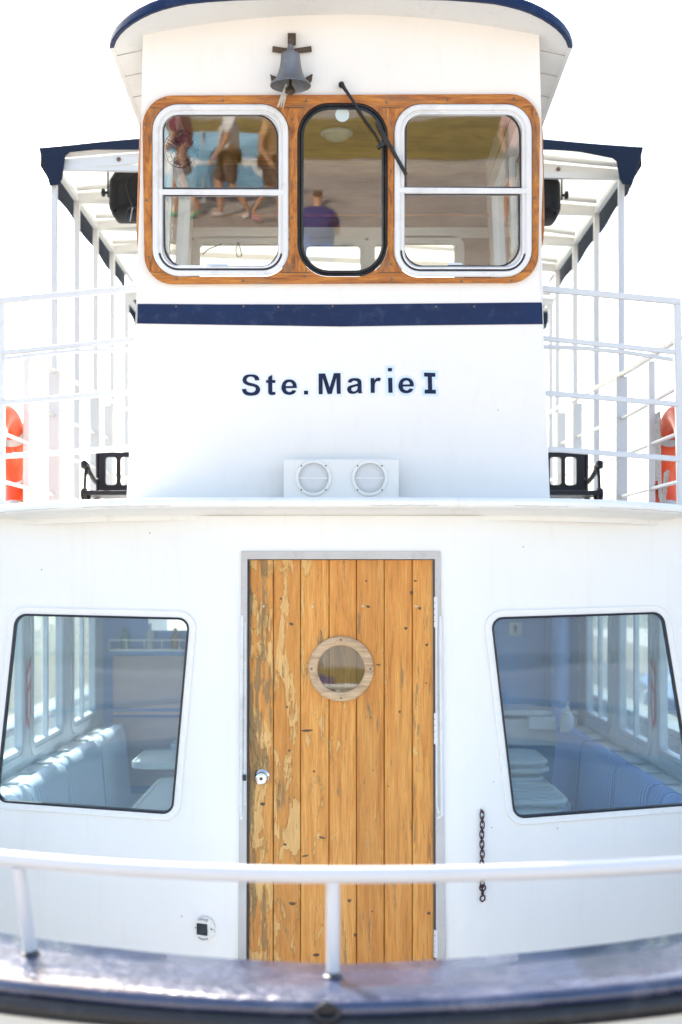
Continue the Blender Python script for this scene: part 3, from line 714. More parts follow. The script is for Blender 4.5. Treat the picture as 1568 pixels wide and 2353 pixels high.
for u, v, rx, ry in [(842, 1335, 3, 2), (955, 1335, 3.5, 2.5), (946, 1362, 4, 5), (646, 1376, 3, 2.5), (670, 1434, 5, 3.5), (846, 1394, 5, 3), (933, 1444, 4, 4), (965, 1398, 4, 3.5), (981, 1482, 3.5, 3.5), (870, 1528, 6, 2), (919, 1636, 2.5, 3.5), (660, 1625, 3, 2.5), (980, 1570, 2, 2), (604, 1848, 6, 4), (665, 1725, 3, 3), (740, 1925, 8, 2.5), (702, 1967, 8, 2.5), (672, 2077, 8, 4), (803, 2070, 4.5, 4.5), (817, 2149, 4.5, 4.5), (856, 2095, 2.5, 2), (986, 2099, 4, 4), (655, 1941, 4, 3), (706, 1679, 14, 3), (727, 2195, 8, 4), (852, 1649, 2.5, 2), (893, 1807, 2.5, 1.5), (858, 1770, 2, 1.6), (722, 1773, 3, 3)]:
    q = D2(u, v); k = DY / F * .85; ph = rnd.uniform(-.3, .3)
    rx *= 1.15; ry *= 1.1
    lp = [Vector((q.x + k * (rx * math.cos(t) * math.cos(ph) - ry * math.sin(t) * math.sin(ph)) * (1 + .15 * math.sin(3 * t)), q.y + k * (ry * math.sin(t) * math.cos(ph) + rx * math.cos(t) * math.sin(ph)))) for t in [2 * math.pi * j / 14 for j in range(14)]]
    mb.add([DF(p.x, p.y, .0004) for p in lp], [tuple(range(14))])
mb.split('wood_knot', M['knot'], door)
mb = MB()
for u in (606, 719, 834, 957): mb.lathe([(.0045, 0), (.0045, .0012), (.002, .002), (0, .0021)], DF(*D2(u, 1393), 0), 'y', 12)
mb.split('screw_head', M['brass_dull'], door, smooth=True)
rimR = 75.5 * DY / F; rimr = 54 * DY / F
mb = MB(); ring(mb, circle2(DC, rimR, 64), [(0, .0), (0, .010), (-.003, .013), (-(rimR - rimr) + .003, .013), (-(rimR - rimr), .010), (-(rimR - rimr), .001)], DF)
mb.build('porthole_rim', M['rim'], door, smooth=True, ang=50)
mb = MB()
for dx, dz in ((0, .109), (0, -.109), (-.11, 0), (.11, 0)): disc(mb, (DC.x + dx, DC.y + dz), .0042, DF, .0136, 12)
mb.split('rim_screw', M['bolt'], door)
mb = MB(); plate(mb, circle2(DC, rimr + .001, 64), [], DF, .002, .005); mb.build('porthole_glass', M['glass_p'], door)
kc = DF(*D2(602.5, 1785), 0)
mb = MB(); mb.lathe([(.0285, 0), (.0285, .003), (.024, .007), (.016, .010), (.013, .02), (.016, .03), (.0235, .038), (.0245, .05), (.021, .058), (.012, .061), (.0, .0615)], kc, 'y', 36); knob = mb.build('door_knob', M['steel'], door, smooth=True)
mb = MB(); mb.box(kc + Vector((0, -.063, 0)), (.0022, .003, .008)); mb.lathe([(.007, .061), (.007, .0625), (0, .0626)], kc, 'y', 16, 0); mb.build('keyhole', M['gray_dark'], door)
def hinge(v0, v1, open_=False):
    mb = MB(); n = 5; q0, q1 = C2(1001, v0), C2(1001, v1)
    for k in range(n):
        za = q0.y + (q1.y - q0.y) * k / n - .0012; zb2 = q0.y + (q1.y - q0.y) * (k + 1) / n + .0012
        mb.tube([CF(q0.x, za, .006), CF(q0.x, zb2, .006)], .0062, 10)
    for sg in (-1, 1): mb.box(CF(q0.x + sg * .004, (q0.y + q1.y) / 2, .0115 if sg > 0 else -.012), (.006, .004, abs(q1.y - q0.y) * .98))
    mb.build('hinge', M['white_alu'], dframe, smooth=True)
hinge(1371, 1442); hinge(1638, 1710); hinge(2136, 2200)

# cabin windows
def cabin_window(loop, scr, n_=''):
    mb = MB(); ring(mb, loop, [(.028, .0), (.028, .006), (.025, .009), (.004, .009), (.001, .007), (.001, -.03), (.0025, -.042)], CF)
    fr = mb.build('cabin_window', M['white'], BOAT, smooth=True)
    mb = MB(); ring(mb, loop, [(.002, .006), (.002, .0105), (-.0015, .0125), (-.0055, .0105), (-.0065, .003), (-.0065, -.02)], CF)
    mb.build('gasket', M['gasket'], fr, smooth=True)
    mb = MB(); plate(mb, offset2(loop, -.002), [], CF, -.004, .001, .1); mb.build('pane', M['glass_c'], fr, smooth=True, ang=20)
    mb = MB(); lp = offset2(loop, .0165); acc = 0
    for i in range(len(lp)):
        acc += (lp[i] - lp[i - 1]).length
    step = acc / scr; d = 0; nxt = .05
    for i in range(len(lp)):
        a, b = lp[i - 1], lp[i]; L_ = (b - a).length
        while nxt <= d + L_:
            q = a + (b - a) * ((nxt - d) / L_); mb.lathe([(.0042, .009), (.0038, .0102), (.0, .0108)], CF(q.x, q.y, 0) , 'y', 10); nxt += step
        d += L_
    mb.split('frame_screw', M['box_white'], fr, smooth=True)
    return fr
cabin_window(cw_L, 14); cabin_window(cw_R, 14)

# coaming / nosing above the cabin
def NY(x): return 5.15 + .32 * (abs(x) / 1.4) ** 4
def NZ(x): return .313 - .02 * (abs(x) / 1.4) ** 4
prof = [(.75, .0), (.35, .0), (.03, .0), (.012, -.003), (.002, -.012), (.0, -.022), (.006, -.034), (.018, -.040), (.05, -.036), (.09, -.038), (.12, -.045), (.155, -.06), (.165, -.078), (.75, -.078)]
xs = [-1.62 + 3.24 * k / 60 for k in range(61)]
mb = MB(); K = len(prof)
def nos(x, p):
    yo, zo = p
    return Vector((x, NY(x) + yo - (.012 if yo in (.165,) else 0), NZ(x) + zo))
mb.add([nos(x, p) for x in xs for p in prof], [(i * K + j, (i + 1) * K + j, (i + 1) * K + (j + 1) % K, i * K + (j + 1) % K) for i in range(60) for j in range(K)] + [tuple(range(K)), tuple(60 * K + j for j in range(K))])
mb.build('deck_edge_moulding', M['white_soffit'], BOAT, smooth=True, ang=50)
mb = MB()
for x0, x1, s_ in ((-.95, -.62, 1), (.95, 1.3, 1), (-1.35, -1.05, 1), (.1, .35, 1), (.63, .83, 1)):
    pp = [Vector((x0 + (x1 - x0) * k / 10, NY(x0 + (x1 - x0) * k / 10) + .0035, NZ(x0 + (x1 - x0) * k / 10) - .031 + .0015 * math.sin(k * 2.1 + x0 * 9))) for k in range(11)]
    mb.tube(pp, [.0004 + .0009 * abs(math.sin(k * 1.7 + x0)) for k in range(11)], 5)
mb.build('dirt_line', M['grey_frame'], BOAT)
# upper deck, lower cabin shell
mb = MB(); mb.box((0, 9.0, .005), (3.02, 6.3, .05)); mb.build('upper_deck', M['deck'], BOAT)
def cab_side(sgn):
    X = 1.5 * sgn
    fn = lambda a, b, off: Vector((X - sgn * off, a, b))
    hs = [fillet([(y0, -.80), (y1, -.80), (y1, -.06), (y0, -.06)], .055) for y0, y1 in ((5.78, 6.66), (6.88, 7.62), (7.92, 8.62))]
    outer = [(5.66, -1.75), (12.3, -1.75), (12.3, -.02), (5.66, -.02)]
    mb = MB(); plate(mb, outer, hs, fn, -.03, 0); o = mb.build('cabin_side', M['alu_paint'], BOAT)
    mb = MB()
    for h in hs: ring(mb, h, [(.045, .0), (.045, .008), (.04, .012), (.004, .012), (.0, .004), (-.006, .004), (-.010, .010), (-.022, .010), (-.026, -.01), (-.026, -.025), (.0, -.03)], fn)
    for yc in (6.22, 7.22, 8.22): mb.bar(fn(yc, -.79, .0), fn(yc, -.11, .0), .035, .022)
    mb.build('side_window_frames', M['alu'], o, smooth=True)
    mb = MB()
    for h in hs: plate(mb, offset2(h, -.01), [], fn, -.012, -.008)
    mb.split('side_pane', M['glass_s'], o)
    mb = MB(); mb.box((X - sgn * .07, 7.3, -.885), (.13, 3.2, .012))
    for yc in (5.95, 6.3, 6.65, 7.0, 7.5, 8.0, 8.4): mb.box((X - sgn * .075, yc, -.872), (.11, .22, .012))
    mb.build('side_ledge', M['cream'], o, bevel=.003)
    # arrow decal on the first mullion
    pl = lambda a, b, off: Vector((X - sgn * (.0125 + off), a, b))
    mb = MB(); yc = 6.77
    plate(mb, [(yc - .05, -.42), (yc + .05, -.35), (yc + .05, -.62), (yc, -.70), (yc - .05, -.66)], [], pl, 0, .001); mb.build('arrow_decal', M['red'], o)
    mb = MB(); plate(mb, [(yc - .030, -.44), (yc + .030, -.40), (yc + .030, -.45), (yc - .030, -.50)], [], pl, .001, .0015); plate(mb, [(yc - .02, -.53), (yc + .02, -.50), (yc + .02, -.60), (yc, -.66), (yc - .02, -.63)], [], pl, .001, .0015)
    mb.build('arrow_decal_mark', M['cream'], o)
cab_side(-1); cab_side(1)
mb = MB(); mb.box((0, 8.9, -1.78), (3.0, 7.0, .05)); mb.build('cabin_floor', M['floor_in'], BOAT)
mb = MB(); mb.box((0, 8.9, -.03), (2.98, 6.5, .02)); mb.build('cabin_ceiling', M['greige'], BOAT)
BY = 8.98
bf = lambda a, b, off: Vector((a, BY - off, b))
mb = MB(); hole = [(-1.38, -.22), (-.95, -.22), (-.95, -.03), (-1.38, -.03)]
plate(mb, [(-1.5, -1.75), (-.25, -1.75), (-.25, -.02), (-1.5, -.02)], [[Vector(p) for p in [(-1.22, -.30), (-.80, -.30), (-.80, -.06), (-1.22, -.06)]]], bf, -.03, 0)
bulk = mb.build('saloon_bulkhead', M['blue_wall'], BOAT)
mb = MB()
for z0, z1 in ((-.79, -.46), (-1.28, -.85)):
    plate(mb, [(-1.44, z0), (-.38, z0), (-.38, z1), (-1.44, z1)], [], bf, .0, .008)
mb.bar(bf(-1.44, -.82, .02), bf(-.38, -.82, .02), .03, .02); mb.split('bulkhead_panel', M['mauve'], bulk, bevel=.003)
mb = MB(); mb.bar(bf(-1.45, -.36, .06), bf(-.35, -.36, .06), .008, .008)
mb.bar(bf(-1.45, -.42, .05), bf(-.35, -.42, .05), .10, .012)
for x in [-1.45 + .11 * k for k in range(11)]: mb.bar(bf(x, -.42, .095), bf(x, -.355, .095), .006, .006)
mb.bar(bf(-1.45, -.355, .095), bf(-.35, -.355, .095), .007, .007); mb.build('bottle_shelf', M['alu'], bulk)
mb = MB(); plate(mb, [(.25, -1.75), (1.5, -1.75), (1.5, -.02), (.25, -.02)], [], bf, -.03, 0)
tb = mb.build('washroom_bulkhead', M['blue_wall'], BOAT)
mb = MB(); p0 = P(1120, 1625, BY)
plate(mb, [(.85, -.79), (P(1250, 0, BY).x, -.79), (P(1250, 0, BY).x, -.06), (.85, -.06)], [], bf, .0, .012); mb.build('washroom_door', pbr('washroom_door_paint', (.86, .82, .72), .5, 0, .1, 4), tb, bevel=.003)
mb = MB(); mb.bar(bf(P(1262, 0, BY).x, -.80, .02), bf(P(1262, 0, BY).x, -.06, .02), .03, .03); mb.tube([(P(1292, 0, 8.7).x, 8.75, -.9), (P(1292, 0, 8.7).x, 8.75, -.04)], .055, 16)
mb.build('pillar', M['blue_wall'], tb, smooth=True)
mb = MB(); mb.box((1.15, 8.86, -.80), (.62, .2, .03)); mb.build('dark_ledge', M['solar_body'], tb)
tb.children[-1].data.materials[0] = M['blue_wall']
mb = MB(); mb.box((1.13, 8.84, -.92), (.55, .16, .16)); mb.box((1.30, 8.80, -.86), (.3, .18, .08)); mb.build('storage_locker', M['greige'], tb, bevel=.005)

# hull, cap rail, fender
def pl_in(x): return 2.88 + .12 * abs(x) + .30 * x * x
def pl_out(x): return 2.633 + .06 * abs(x) + .25 * x * x
CZ = -.772
outs = [(x, pl_out(x)) for x in [-1.25 + 2.5 * k / 40 for k in range(41)]]
ins = [(x, pl_in(x)) for x in [-1.12 + 2.24 * k / 40 for k in range(41)]]
outs = [(-1.95, 12.4), (-1.95, 7), (-1.9, 5.0), (-1.78, 4.1), (-1.55, 3.5)] + outs + [(1.55, 3.5), (1.78, 4.1), (1.9, 5.0), (1.95, 7), (1.95, 12.4)]
ins = [(-1.75, 12.4), (-1.75, 7), (-1.7, 5.2), (-1.58, 4.4), (-1.38, 3.75)] + ins + [(1.38, 3.75), (1.58, 4.4), (1.7, 5.2), (1.75, 7), (1.75, 12.4)]
N_ = len(outs)
def nrm(i):
    a = Vector(outs[max(0, i - 1)]); b = Vector(outs[min(N_ - 1, i + 1)]); t = (b - a).normalized(); return Vector((t.y, -t.x))
def sweep(prof, name, mat, parent, close=False, ang=60):
    K = len(prof); vs = []
    for i in range(N_):
        n = nrm(i)
        for (d, z) in prof: vs.append(Vector((outs[i][0] + n.x * d, outs[i][1] + n.y * d, CZ + z)))
    fs = [(i * K + j, (i + 1) * K + j, (i + 1) * K + (j + 1) % K, i * K + (j + 1) % K) for i in range(N_ - 1) for j in range(K if close else K - 1)]
    mb = MB(); mb.add(vs, fs); return mb.build(name, mat, parent, smooth=True, ang=ang)
mb = MB(); vs = []
for i in range(N_):
    n = nrm(i); o_, i_ = Vector(outs[i]), Vector(ins[i])
    row = [(i_, -.05), (i_, -.004), (i_ + (o_ - i_) * .02, 0.001), (i_ + (o_ - i_) * .3, 0.0), (i_ + (o_ - i_) * .6, 0.0), (i_ + (o_ - i_) * .94, 0), (o_, -.004), (o_ + n * .008, -.012), (o_ + n * .009, -.022), (o_ + n * .003, -.032), (o_ + (i_ - o_) * .2, -.05)]
    vs += [Vector((p.x, p.y, CZ + z)) for p, z in row]
K = 11; mb.add(vs, [(i * K + j, (i + 1) * K + j, (i + 1) * K + (j + 1) % K, i * K + (j + 1) % K) for i in range(N_ - 1) for j in range(K)])
cap = mb.build('cap_rail', M['navy_cap'], BOAT, smooth=True, ang=60)
sweep([(-.01, -.030), (.004, -.030), (.014, -.036), (.020, -.050), (.014, -.066), (-.004, -.074), (-.02, -.072)], 'rubber_fender', M['rubber'], BOAT, True)
mb = MB(); fc_ = Vector(((752 - CU) * 2.62 / F, 2.612, CZ - .018))
mb.tube([fc_ + Vector((.021 * math.cos(t), .002 * math.sin(t), .0125 * math.sin(t))) for t in [2 * math.pi * j / 24 for j in range(24)]], .005, 8, closed=True); mb.build('fairlead_ring', M['rubber'], BOAT, smooth=True)
mb = MB(); mb.lathe([(0, -.001), (.018, -.001), (.018, .004), (0, .004)], fc_ + Vector((0, .012, 0)), 'y', 20); mb.build('fairlead_hole', M['gasket'], BOAT)
# hull sides: flared plates down to below the water
mb = MB(); vs = []
rows = [(-.012, -.05), (-.03, -.35), (-.10, -.8), (-.25, -1.25), (-.45, -1.9)]
for i in range(N_):
    n = nrm(i)
    for d, z in rows: vs.append(Vector((outs[i][0] * (1 + d * .15) + n.x * d, outs[i][1] + n.y * d, CZ + z)))
K = len(rows); mb.add(vs, [(i * K + j, (i + 1) * K + j, (i + 1) * K + j + 1, i * K + j + 1) for i in range(N_ - 1) for j in range(K - 1)])
mb.add([vs[0 * K + j] for j in range(K)] + [vs[(N_ - 1) * K + j] for j in range(K)], [(j, j + 1, K + j + 1, K + j) for j in range(K - 1)])
mb.build('hull', M['hull'], BOAT, smooth=True)
mb = MB(); vs = [Vector((p[0], p[1], CZ - .04)) for p in ins] + [Vector((p[0] * .985, p[1] + .02, -1.78)) for p in ins]
mb.add(vs, [(i, i + 1, N_ + i + 1, N_ + i) for i in range(N_ - 1)]); mb.build('bulwark_lining', M['hull'], BOAT, smooth=True)
mb = MB(); fp = [Vector(p) for p in ins]; plate(mb, [p * 1.0 for p in fp], [], lambda a, b, off: Vector((a, b, -1.80 + off)), 0, .03); mb.build('fore_deck', M['deck'], BOAT)

# bow rail
def ry(x): return 2.787 + (.34 if x < 0 else .22) * x * x
rp = [Vector((x, ry(x), -.572)) for x in [-1.15 + 2.3 * k / 40 for k in range(41)]]
rp = [Vector((-1.62, 4.9, -.56)), Vector((-1.55, 4.0, -.565)), Vector((-1.38, 3.5, -.57))] + rp + [Vector((1.38, 3.4, -.57)), Vector((1.58, 4.0, -.565)), Vector((1.64, 4.9, -.56))]
mb = MB(); mb.tube(rp, .0168, 16); brail = mb.build('bow_rail', M['white_rail'], BOAT, smooth=True)
for (x, yb, xt) in ((-.0155, 2.787, -.0155), (-.645, 2.955, -.665), (.98, 3.06, .97), (-1.3, 3.62, -1.3), (1.5, 3.9, 1.5)):
    ytop = ry(x) if abs(x) < 1.1 else yb
    mb = MB(); mb.tube([(x, yb, CZ + .002), (xt, ytop, -.585)], .0135, 14); post = mb.build('rail_post', M['white_rail'], brail, smooth=True)
    mb = MB(); mb.lathe([(.020, 0), (.020, .003), (.015, .006), (.0137, .010)], (x, yb, CZ), 'z', 18); mb.build('post_foot', M['gray_dark'], brail, smooth=True)

# upper deck railings
def railing(sgn):
    X = 1.40 * sgn
    if sgn < 0:
        fr = [((0, 691), (318, 662), .026), ((6, 811), (312, 780), .021), ((5, 925), (306, 901), .022), ((0, 1049), (299, 1030), .022)]
        bent = [(12, 825), (90, 815), (173, 807), (309, 803)]
    else:
        fr = [((1562, 693), (1242, 663), .026), ((1552, 809), (1247, 777), .021), ((1559, 929), (1254, 903), .022), ((1564, 1055), (1261, 1031), .022)]
        bent = [(1547, 826), (1440, 810), (1340, 800), (1249, 797)]
    mb = MB(); ends = []
    for (u0, v0), (u1, v1), h in fr:
        a = P(u0, v0, 5.86); b = P(u1, v1, 5.75); mb.bar(a, b, h * .8, h)
    o = mb.build('deck_railing', M['white_rail'], BOAT, bevel=.004)
    mb = MB(); mb.tube([P(u, v, 5.85 - .03 * i) for i, (u, v) in enumerate(bent)], .009, 8); mb.build('bent_rail', M['white_rail'], o, smooth=True)
    cu = 3 if sgn < 0 else 1556
    mb = MB(); mb.bar(P(cu, 688, 5.87), P(cu + (0 if sgn < 0 else 10), 1180, 5.87), .03, .03, up=(0, 1, 0)); mb.build('corner_post', M['white_rail'], o, bevel=.004)
    mb = MB()
    for zs in (((6.05, 1.045), (7.1, 1.066), (9.8, 1.18), (12.2, 1.25)), ((6.05, .838), (7.1, .842), (9.8, .93), (12.2, 1.0)), ((6.05, .64), (7.1, .652), (9.8, .71), (12.2, .77)), ((6.05, .434), (7.1, .444), (9.8, .48), (12.2, .52))):
        for i in range(3):
            a, b = [(q[0] * .969, q[1] * .969) for q in (zs[i], zs[i + 1])]; wd = .028 if zs[0][1] > 1 else .018
            mb.tube([(X, a[0], a[1]), (X, b[0], b[1])], wd / 2, 10)
    mb.split('side_rail', M['white_rail'], o, smooth=True)
    us = ((62, .03), (125, .058), (218, .058), (250, .058)) if sgn < 0 else ((1498, .028), (1429, .058), (1327, .058), (1290, .058))
    for k, (u, wd) in enumerate(us):
        Y = X * F / (u - CU); top = 1.03 if k != 0 else 1.0
        top += max(0, (Y - 7.2)) * .03
        mb = MB(); mb.bar((X, Y, .03), (X, Y, top), wd, .03, up=(0, 1, 0)); mb.build('stanchion', M['white_rail'], o, bevel=.004)
    for Y in (10.4, 11.3, 12.2):
        mb = MB(); mb.bar((X, Y, .03), (X, Y, 1.15), .05, .03, up=(0, 1, 0)); mb.build('stanchion', M['white_rail'], o, bevel=.004)
railing(-1); railing(1)

# ================================================================== things on the boat
# awnings
def awning(Y0, Y1, zc, ze, posts, label, tailflap):
    root = thing('awning', (0, (Y0 + Y1) / 2, .03), label, 'awning', 'canvas awnings over the upper deck')
    XE = 1.485; nx, ny = 36, 40
    zs = lambda x, y: zc - (zc - ze) * (abs(x) / XE) ** 2 + .006 * math.sin((y - Y0) * 9.5) * (1 - (x / XE) ** 2) + .004 * math.sin(x * 7 + y * 3)
    mb = MB(); vs = [Vector((-XE + 2 * XE * i / nx, Y0 + (Y1 - Y0) * j / ny, zs(-XE + 2 * XE * i / nx, Y0 + (Y1 - Y0) * j / ny))) for j in range(ny + 1) for i in range(nx + 1)]
    mb.add(vs, [(j * (nx + 1) + i, j * (nx + 1) + i + 1, (j + 1) * (nx + 1) + i + 1, (j + 1) * (nx + 1) + i) for j in range(ny) for i in range(nx)])
    mb.build('canvas_top', M['canvas'], root, smooth=True)
    # valance: side skirts and front skirt
    mb = MB(); n = 40
    for sg in (-1, 1):
        vs = []
        for k in range(n + 1):
            y = Y0 + (Y1 - Y0) * k / n; sag = .018 * abs(math.sin((y - Y0) * math.pi / .62))
            z = zs(XE, y) + .012; drop = .142 + .004 * math.sin(k * .5 + sg)
            pin = max(0, 1 - k / 5) * .05
            if k < 3: drop = .185 - .01 * k
            vs += [Vector((sg * (XE - .02), y, zs(XE - .02, y) + .008)), Vector((sg * (XE + .004), y, z)), Vector((sg * (XE - pin * .45 + .006 + .004 * math.sin(k * .7)), y, z - drop * .5)), Vector((sg * (XE - pin - .004 + .005 * math.sin(k * .5)), y, z - drop)), Vector((sg * (XE - pin - .010 + .005 * math.sin(k * .5)), y, z - drop)), Vector((sg * (XE - .004), y, z - drop * .5)), Vector((sg * (XE - .006), y, z - .012))]
        mb.add(vs, [(k * 7 + j, (k + 1) * 7 + j, (k + 1) * 7 + j + 1, k * 7 + j + 1) for k in range(n) for j in range(6)])
    vs = []
    for k in range(121):
        x = -XE + 2 * XE * k / 120; z = zs(x, Y0) + .012
        lo = min(z - .035, ze + .0)
        if x > 0: lo -= .035 * max(0, (abs(x) - 1.0) / .38) ** 1.5
        cf = min(1, max(0, (abs(x) - 1.355) / .07)); lo = lo * (1 - cf) + (z - .185) * cf; xb = x * (1 - .034 * cf)
        vs += [Vector((x, Y0 + .02, zs(x, Y0) + .008)), Vector((x, Y0 - .004, z)), Vector(((x + xb) / 2, Y0 - .008 - .003 * math.sin(k / 3), (z + lo) / 2)), Vector((xb, Y0 - .004, lo)), Vector((xb, Y0 + .002, lo)), Vector((x, Y0 + .002, z - .012))]
    mb.add(vs, [(k * 6 + j, (k + 1) * 6 + j, (k + 1) * 6 + j + 1, k * 6 + j + 1) for k in range(120) for j in range(5)])
    mb.build('valance', M['navy_cloth'], root, smooth=True, ang=60)
    # frame
    XP = 1.42; zb = ze - .075; pr = []
    for (uL, uR) in posts:
        yl = -XP * F / (uL - CU) if uL else None; yr = XP * F / (uR - CU)
        for sg, y in ((-1, yl), (1, yr)):
            mb = MB(); mb.bar((sg * XP, y, 1.02), (sg * XP, y, zb + .03), .03, .03, up=(0, 1, 0)); mb.bar((sg * XP, y, .05), (sg * XP, y, 1.03), .034, .034, up=(0, 1, 0))
            mb.build('post', M['white_rail'], root, bevel=.003)
        mb = MB(); mb.bar((-XP, yl, zb), (XP, yr, zb), .03, .03)
        mb.tube([(-XP + 2 * XP * k / 20, yl + (yr - yl) * k / 20, min(zs(-XP + 2 * XP * k / 20, yl) - .02, zb + .012 + 1)) for k in range(21)], .014, 8)
        for sg in (-1, 1):
            a = .78; mb.bar((sg * XP, yl if sg < 0 else yr, zb + .01), (sg * a, yl if sg < 0 else yr, zb + .062), .012, .05)
        mb.build('roof_hoop', M['white_rail'], root, smooth=True)
        mb = MB()
        for sg in (-1, 1):
            for k, x in enumerate((.93, 1.1)): mb.lathe([(.011, 0), (.011, .004), (.006, .005), (.006, .01), (0, .0105)], (sg * x, (yl if sg < 0 else yr) - .008, zb + .062 - (x - .78) * .08), 'y', 12)
        mb.split('hoop_bolt', M['bolt'], root)
        pr.append((yl, yr))
    for sg, i in ((-1, 0), (1, 1)):
        mb = MB(); mb.bar((sg * XP, pr[0][i], zb + .005), (sg * XP, Y1 - .03, zb + .005), .028, .028); mb.build('side_beam', M['white_rail'], root, bevel=.003)
        mb = MB()
        for k in range(14):
            y = pr[0][i] + .08 + k * (Y1 - .1 - pr[0][i]) / 14; mb.tube([(sg * XP, y, zb - .012), (sg * (XP + .04), y + .01, zb + .06)], .003, 5)
        mb.split('lacing_cord', M['rope'], root)
    return root
awning(7.0, 9.75, 2.205, 2.135, [(125, 1428), (177, 1371), (220, 1322), (258, 1281)], 'forward navy edged white awning on white posts, nearest the wheelhouse', 1)
awning(9.9, 12.6, 2.03, 1.97, [(291, 1266), (318, 1245), (345, 1222)], 'aft lower navy edged awning behind the forward one', 0)

# loudspeakers in black covers, hung from the awning
def loudspeaker(sgn, label):
    Y = 7.32
    c = P(299, 452, Y) if sgn < 0 else P(1241, 458, Y)
    root = thing('loudspeaker', c, label, 'loudspeaker', 'covered loudspeakers hanging under the awning')
    mb = MB(); hw, hh, hd = .095, .118, .1
    fp = fillet([(-hw * .8, -hh), (hw * .8, -hh), (hw, -hh * .6), (hw * .98, hh * .55), (hw * .62, hh), (-hw * .62, hh), (-hw * .98, hh * .55), (-hw, -hh * .6)], .03, 5)
    fn = lambda a, b, off: c + Vector((a, -off, b))
    ring(mb, fp, [(-.05, -hd - .0), (-.012, -hd), (0, -hd + .02), (.002, 0), (0, hd - .02), (-.014, hd), (-.05, hd + .002)], fn)
    plate(mb, offset2(fp, -.05), [], fn, -hd, hd + .002)
    mb.build('cloth_cover', M['cloth_blk'], root, smooth=True, ang=50)
    mb = MB(); t = 2.06 - c.z; e = hw + .018
    for s in (-1, 1): mb.bar(c + Vector((s * e, 0, 0)), c + Vector((s * e, 0, hh + .035)), .006, .03, up=(0, 1, 0))
    mb.bar(c + Vector((-e, 0, hh + .035)), c + Vector((e, 0, hh + .035)), .03, .006); mb.bar(c + Vector((0, 0, hh + .035)), Vector((c.x, c.y, 2.12)), .03, .02, up=(0, 1, 0))
    mb.build('bracket', M['black_metal'], root)
    for s in (-1, 1):
        mb = MB(); mb.lathe([(.0, 0), (.008, 0), (.008, .014), (.020, .016), (.022, .03), (.014, .034), (0, .035)], c + Vector((s * e, 0, .022)), 'x', 14, rot=Matrix.Scale(s, 3, Vector((1, 0, 0)))); mb.build('knob', M['black_metal'], root, smooth=True)
    if sgn < 0:
        mb = MB(); cc = P(305, 491, Y - .15)
        for k in range(3): mb.tube([cc + Vector(((.030 + .003 * k) * math.cos(t), .006 * k, (.034 + .002 * k) * math.sin(t))) for t in [2 * math.pi * j / 24 for j in range(24)]], .0035, 6, closed=True)
        mb.tube([c + Vector((.01, -hd - .004, .07)), c + Vector((-.005, -hd - .008, .03)), c + Vector((.01, -hd - .01, -.03)), cc + Vector((0, 0, .03))], .004, 6)
        mb.build('cable', M['rubber'], root, smooth=True)
        mb = MB(); mb.bar(cc + Vector((.0, -.006, .03)), cc + Vector((-.012, -.006, -.04)), .005, .003); mb.build('cable_tie', M['tape'], root)
    else:
        mb = MB(); mb.tube([c + Vector((-.01, 0, hh + .04)), c + Vector((.02, 0, hh + .08)), c + Vector((.06, 0, .23))], .003, 6); mb.build('cable', M['gasket'], root)
loudspeaker(-1, 'black covered loudspeaker with a coiled cable, left of the wheelhouse')
loudspeaker(1, 'black covered loudspeaker right of the wheelhouse, without a coiled cable')

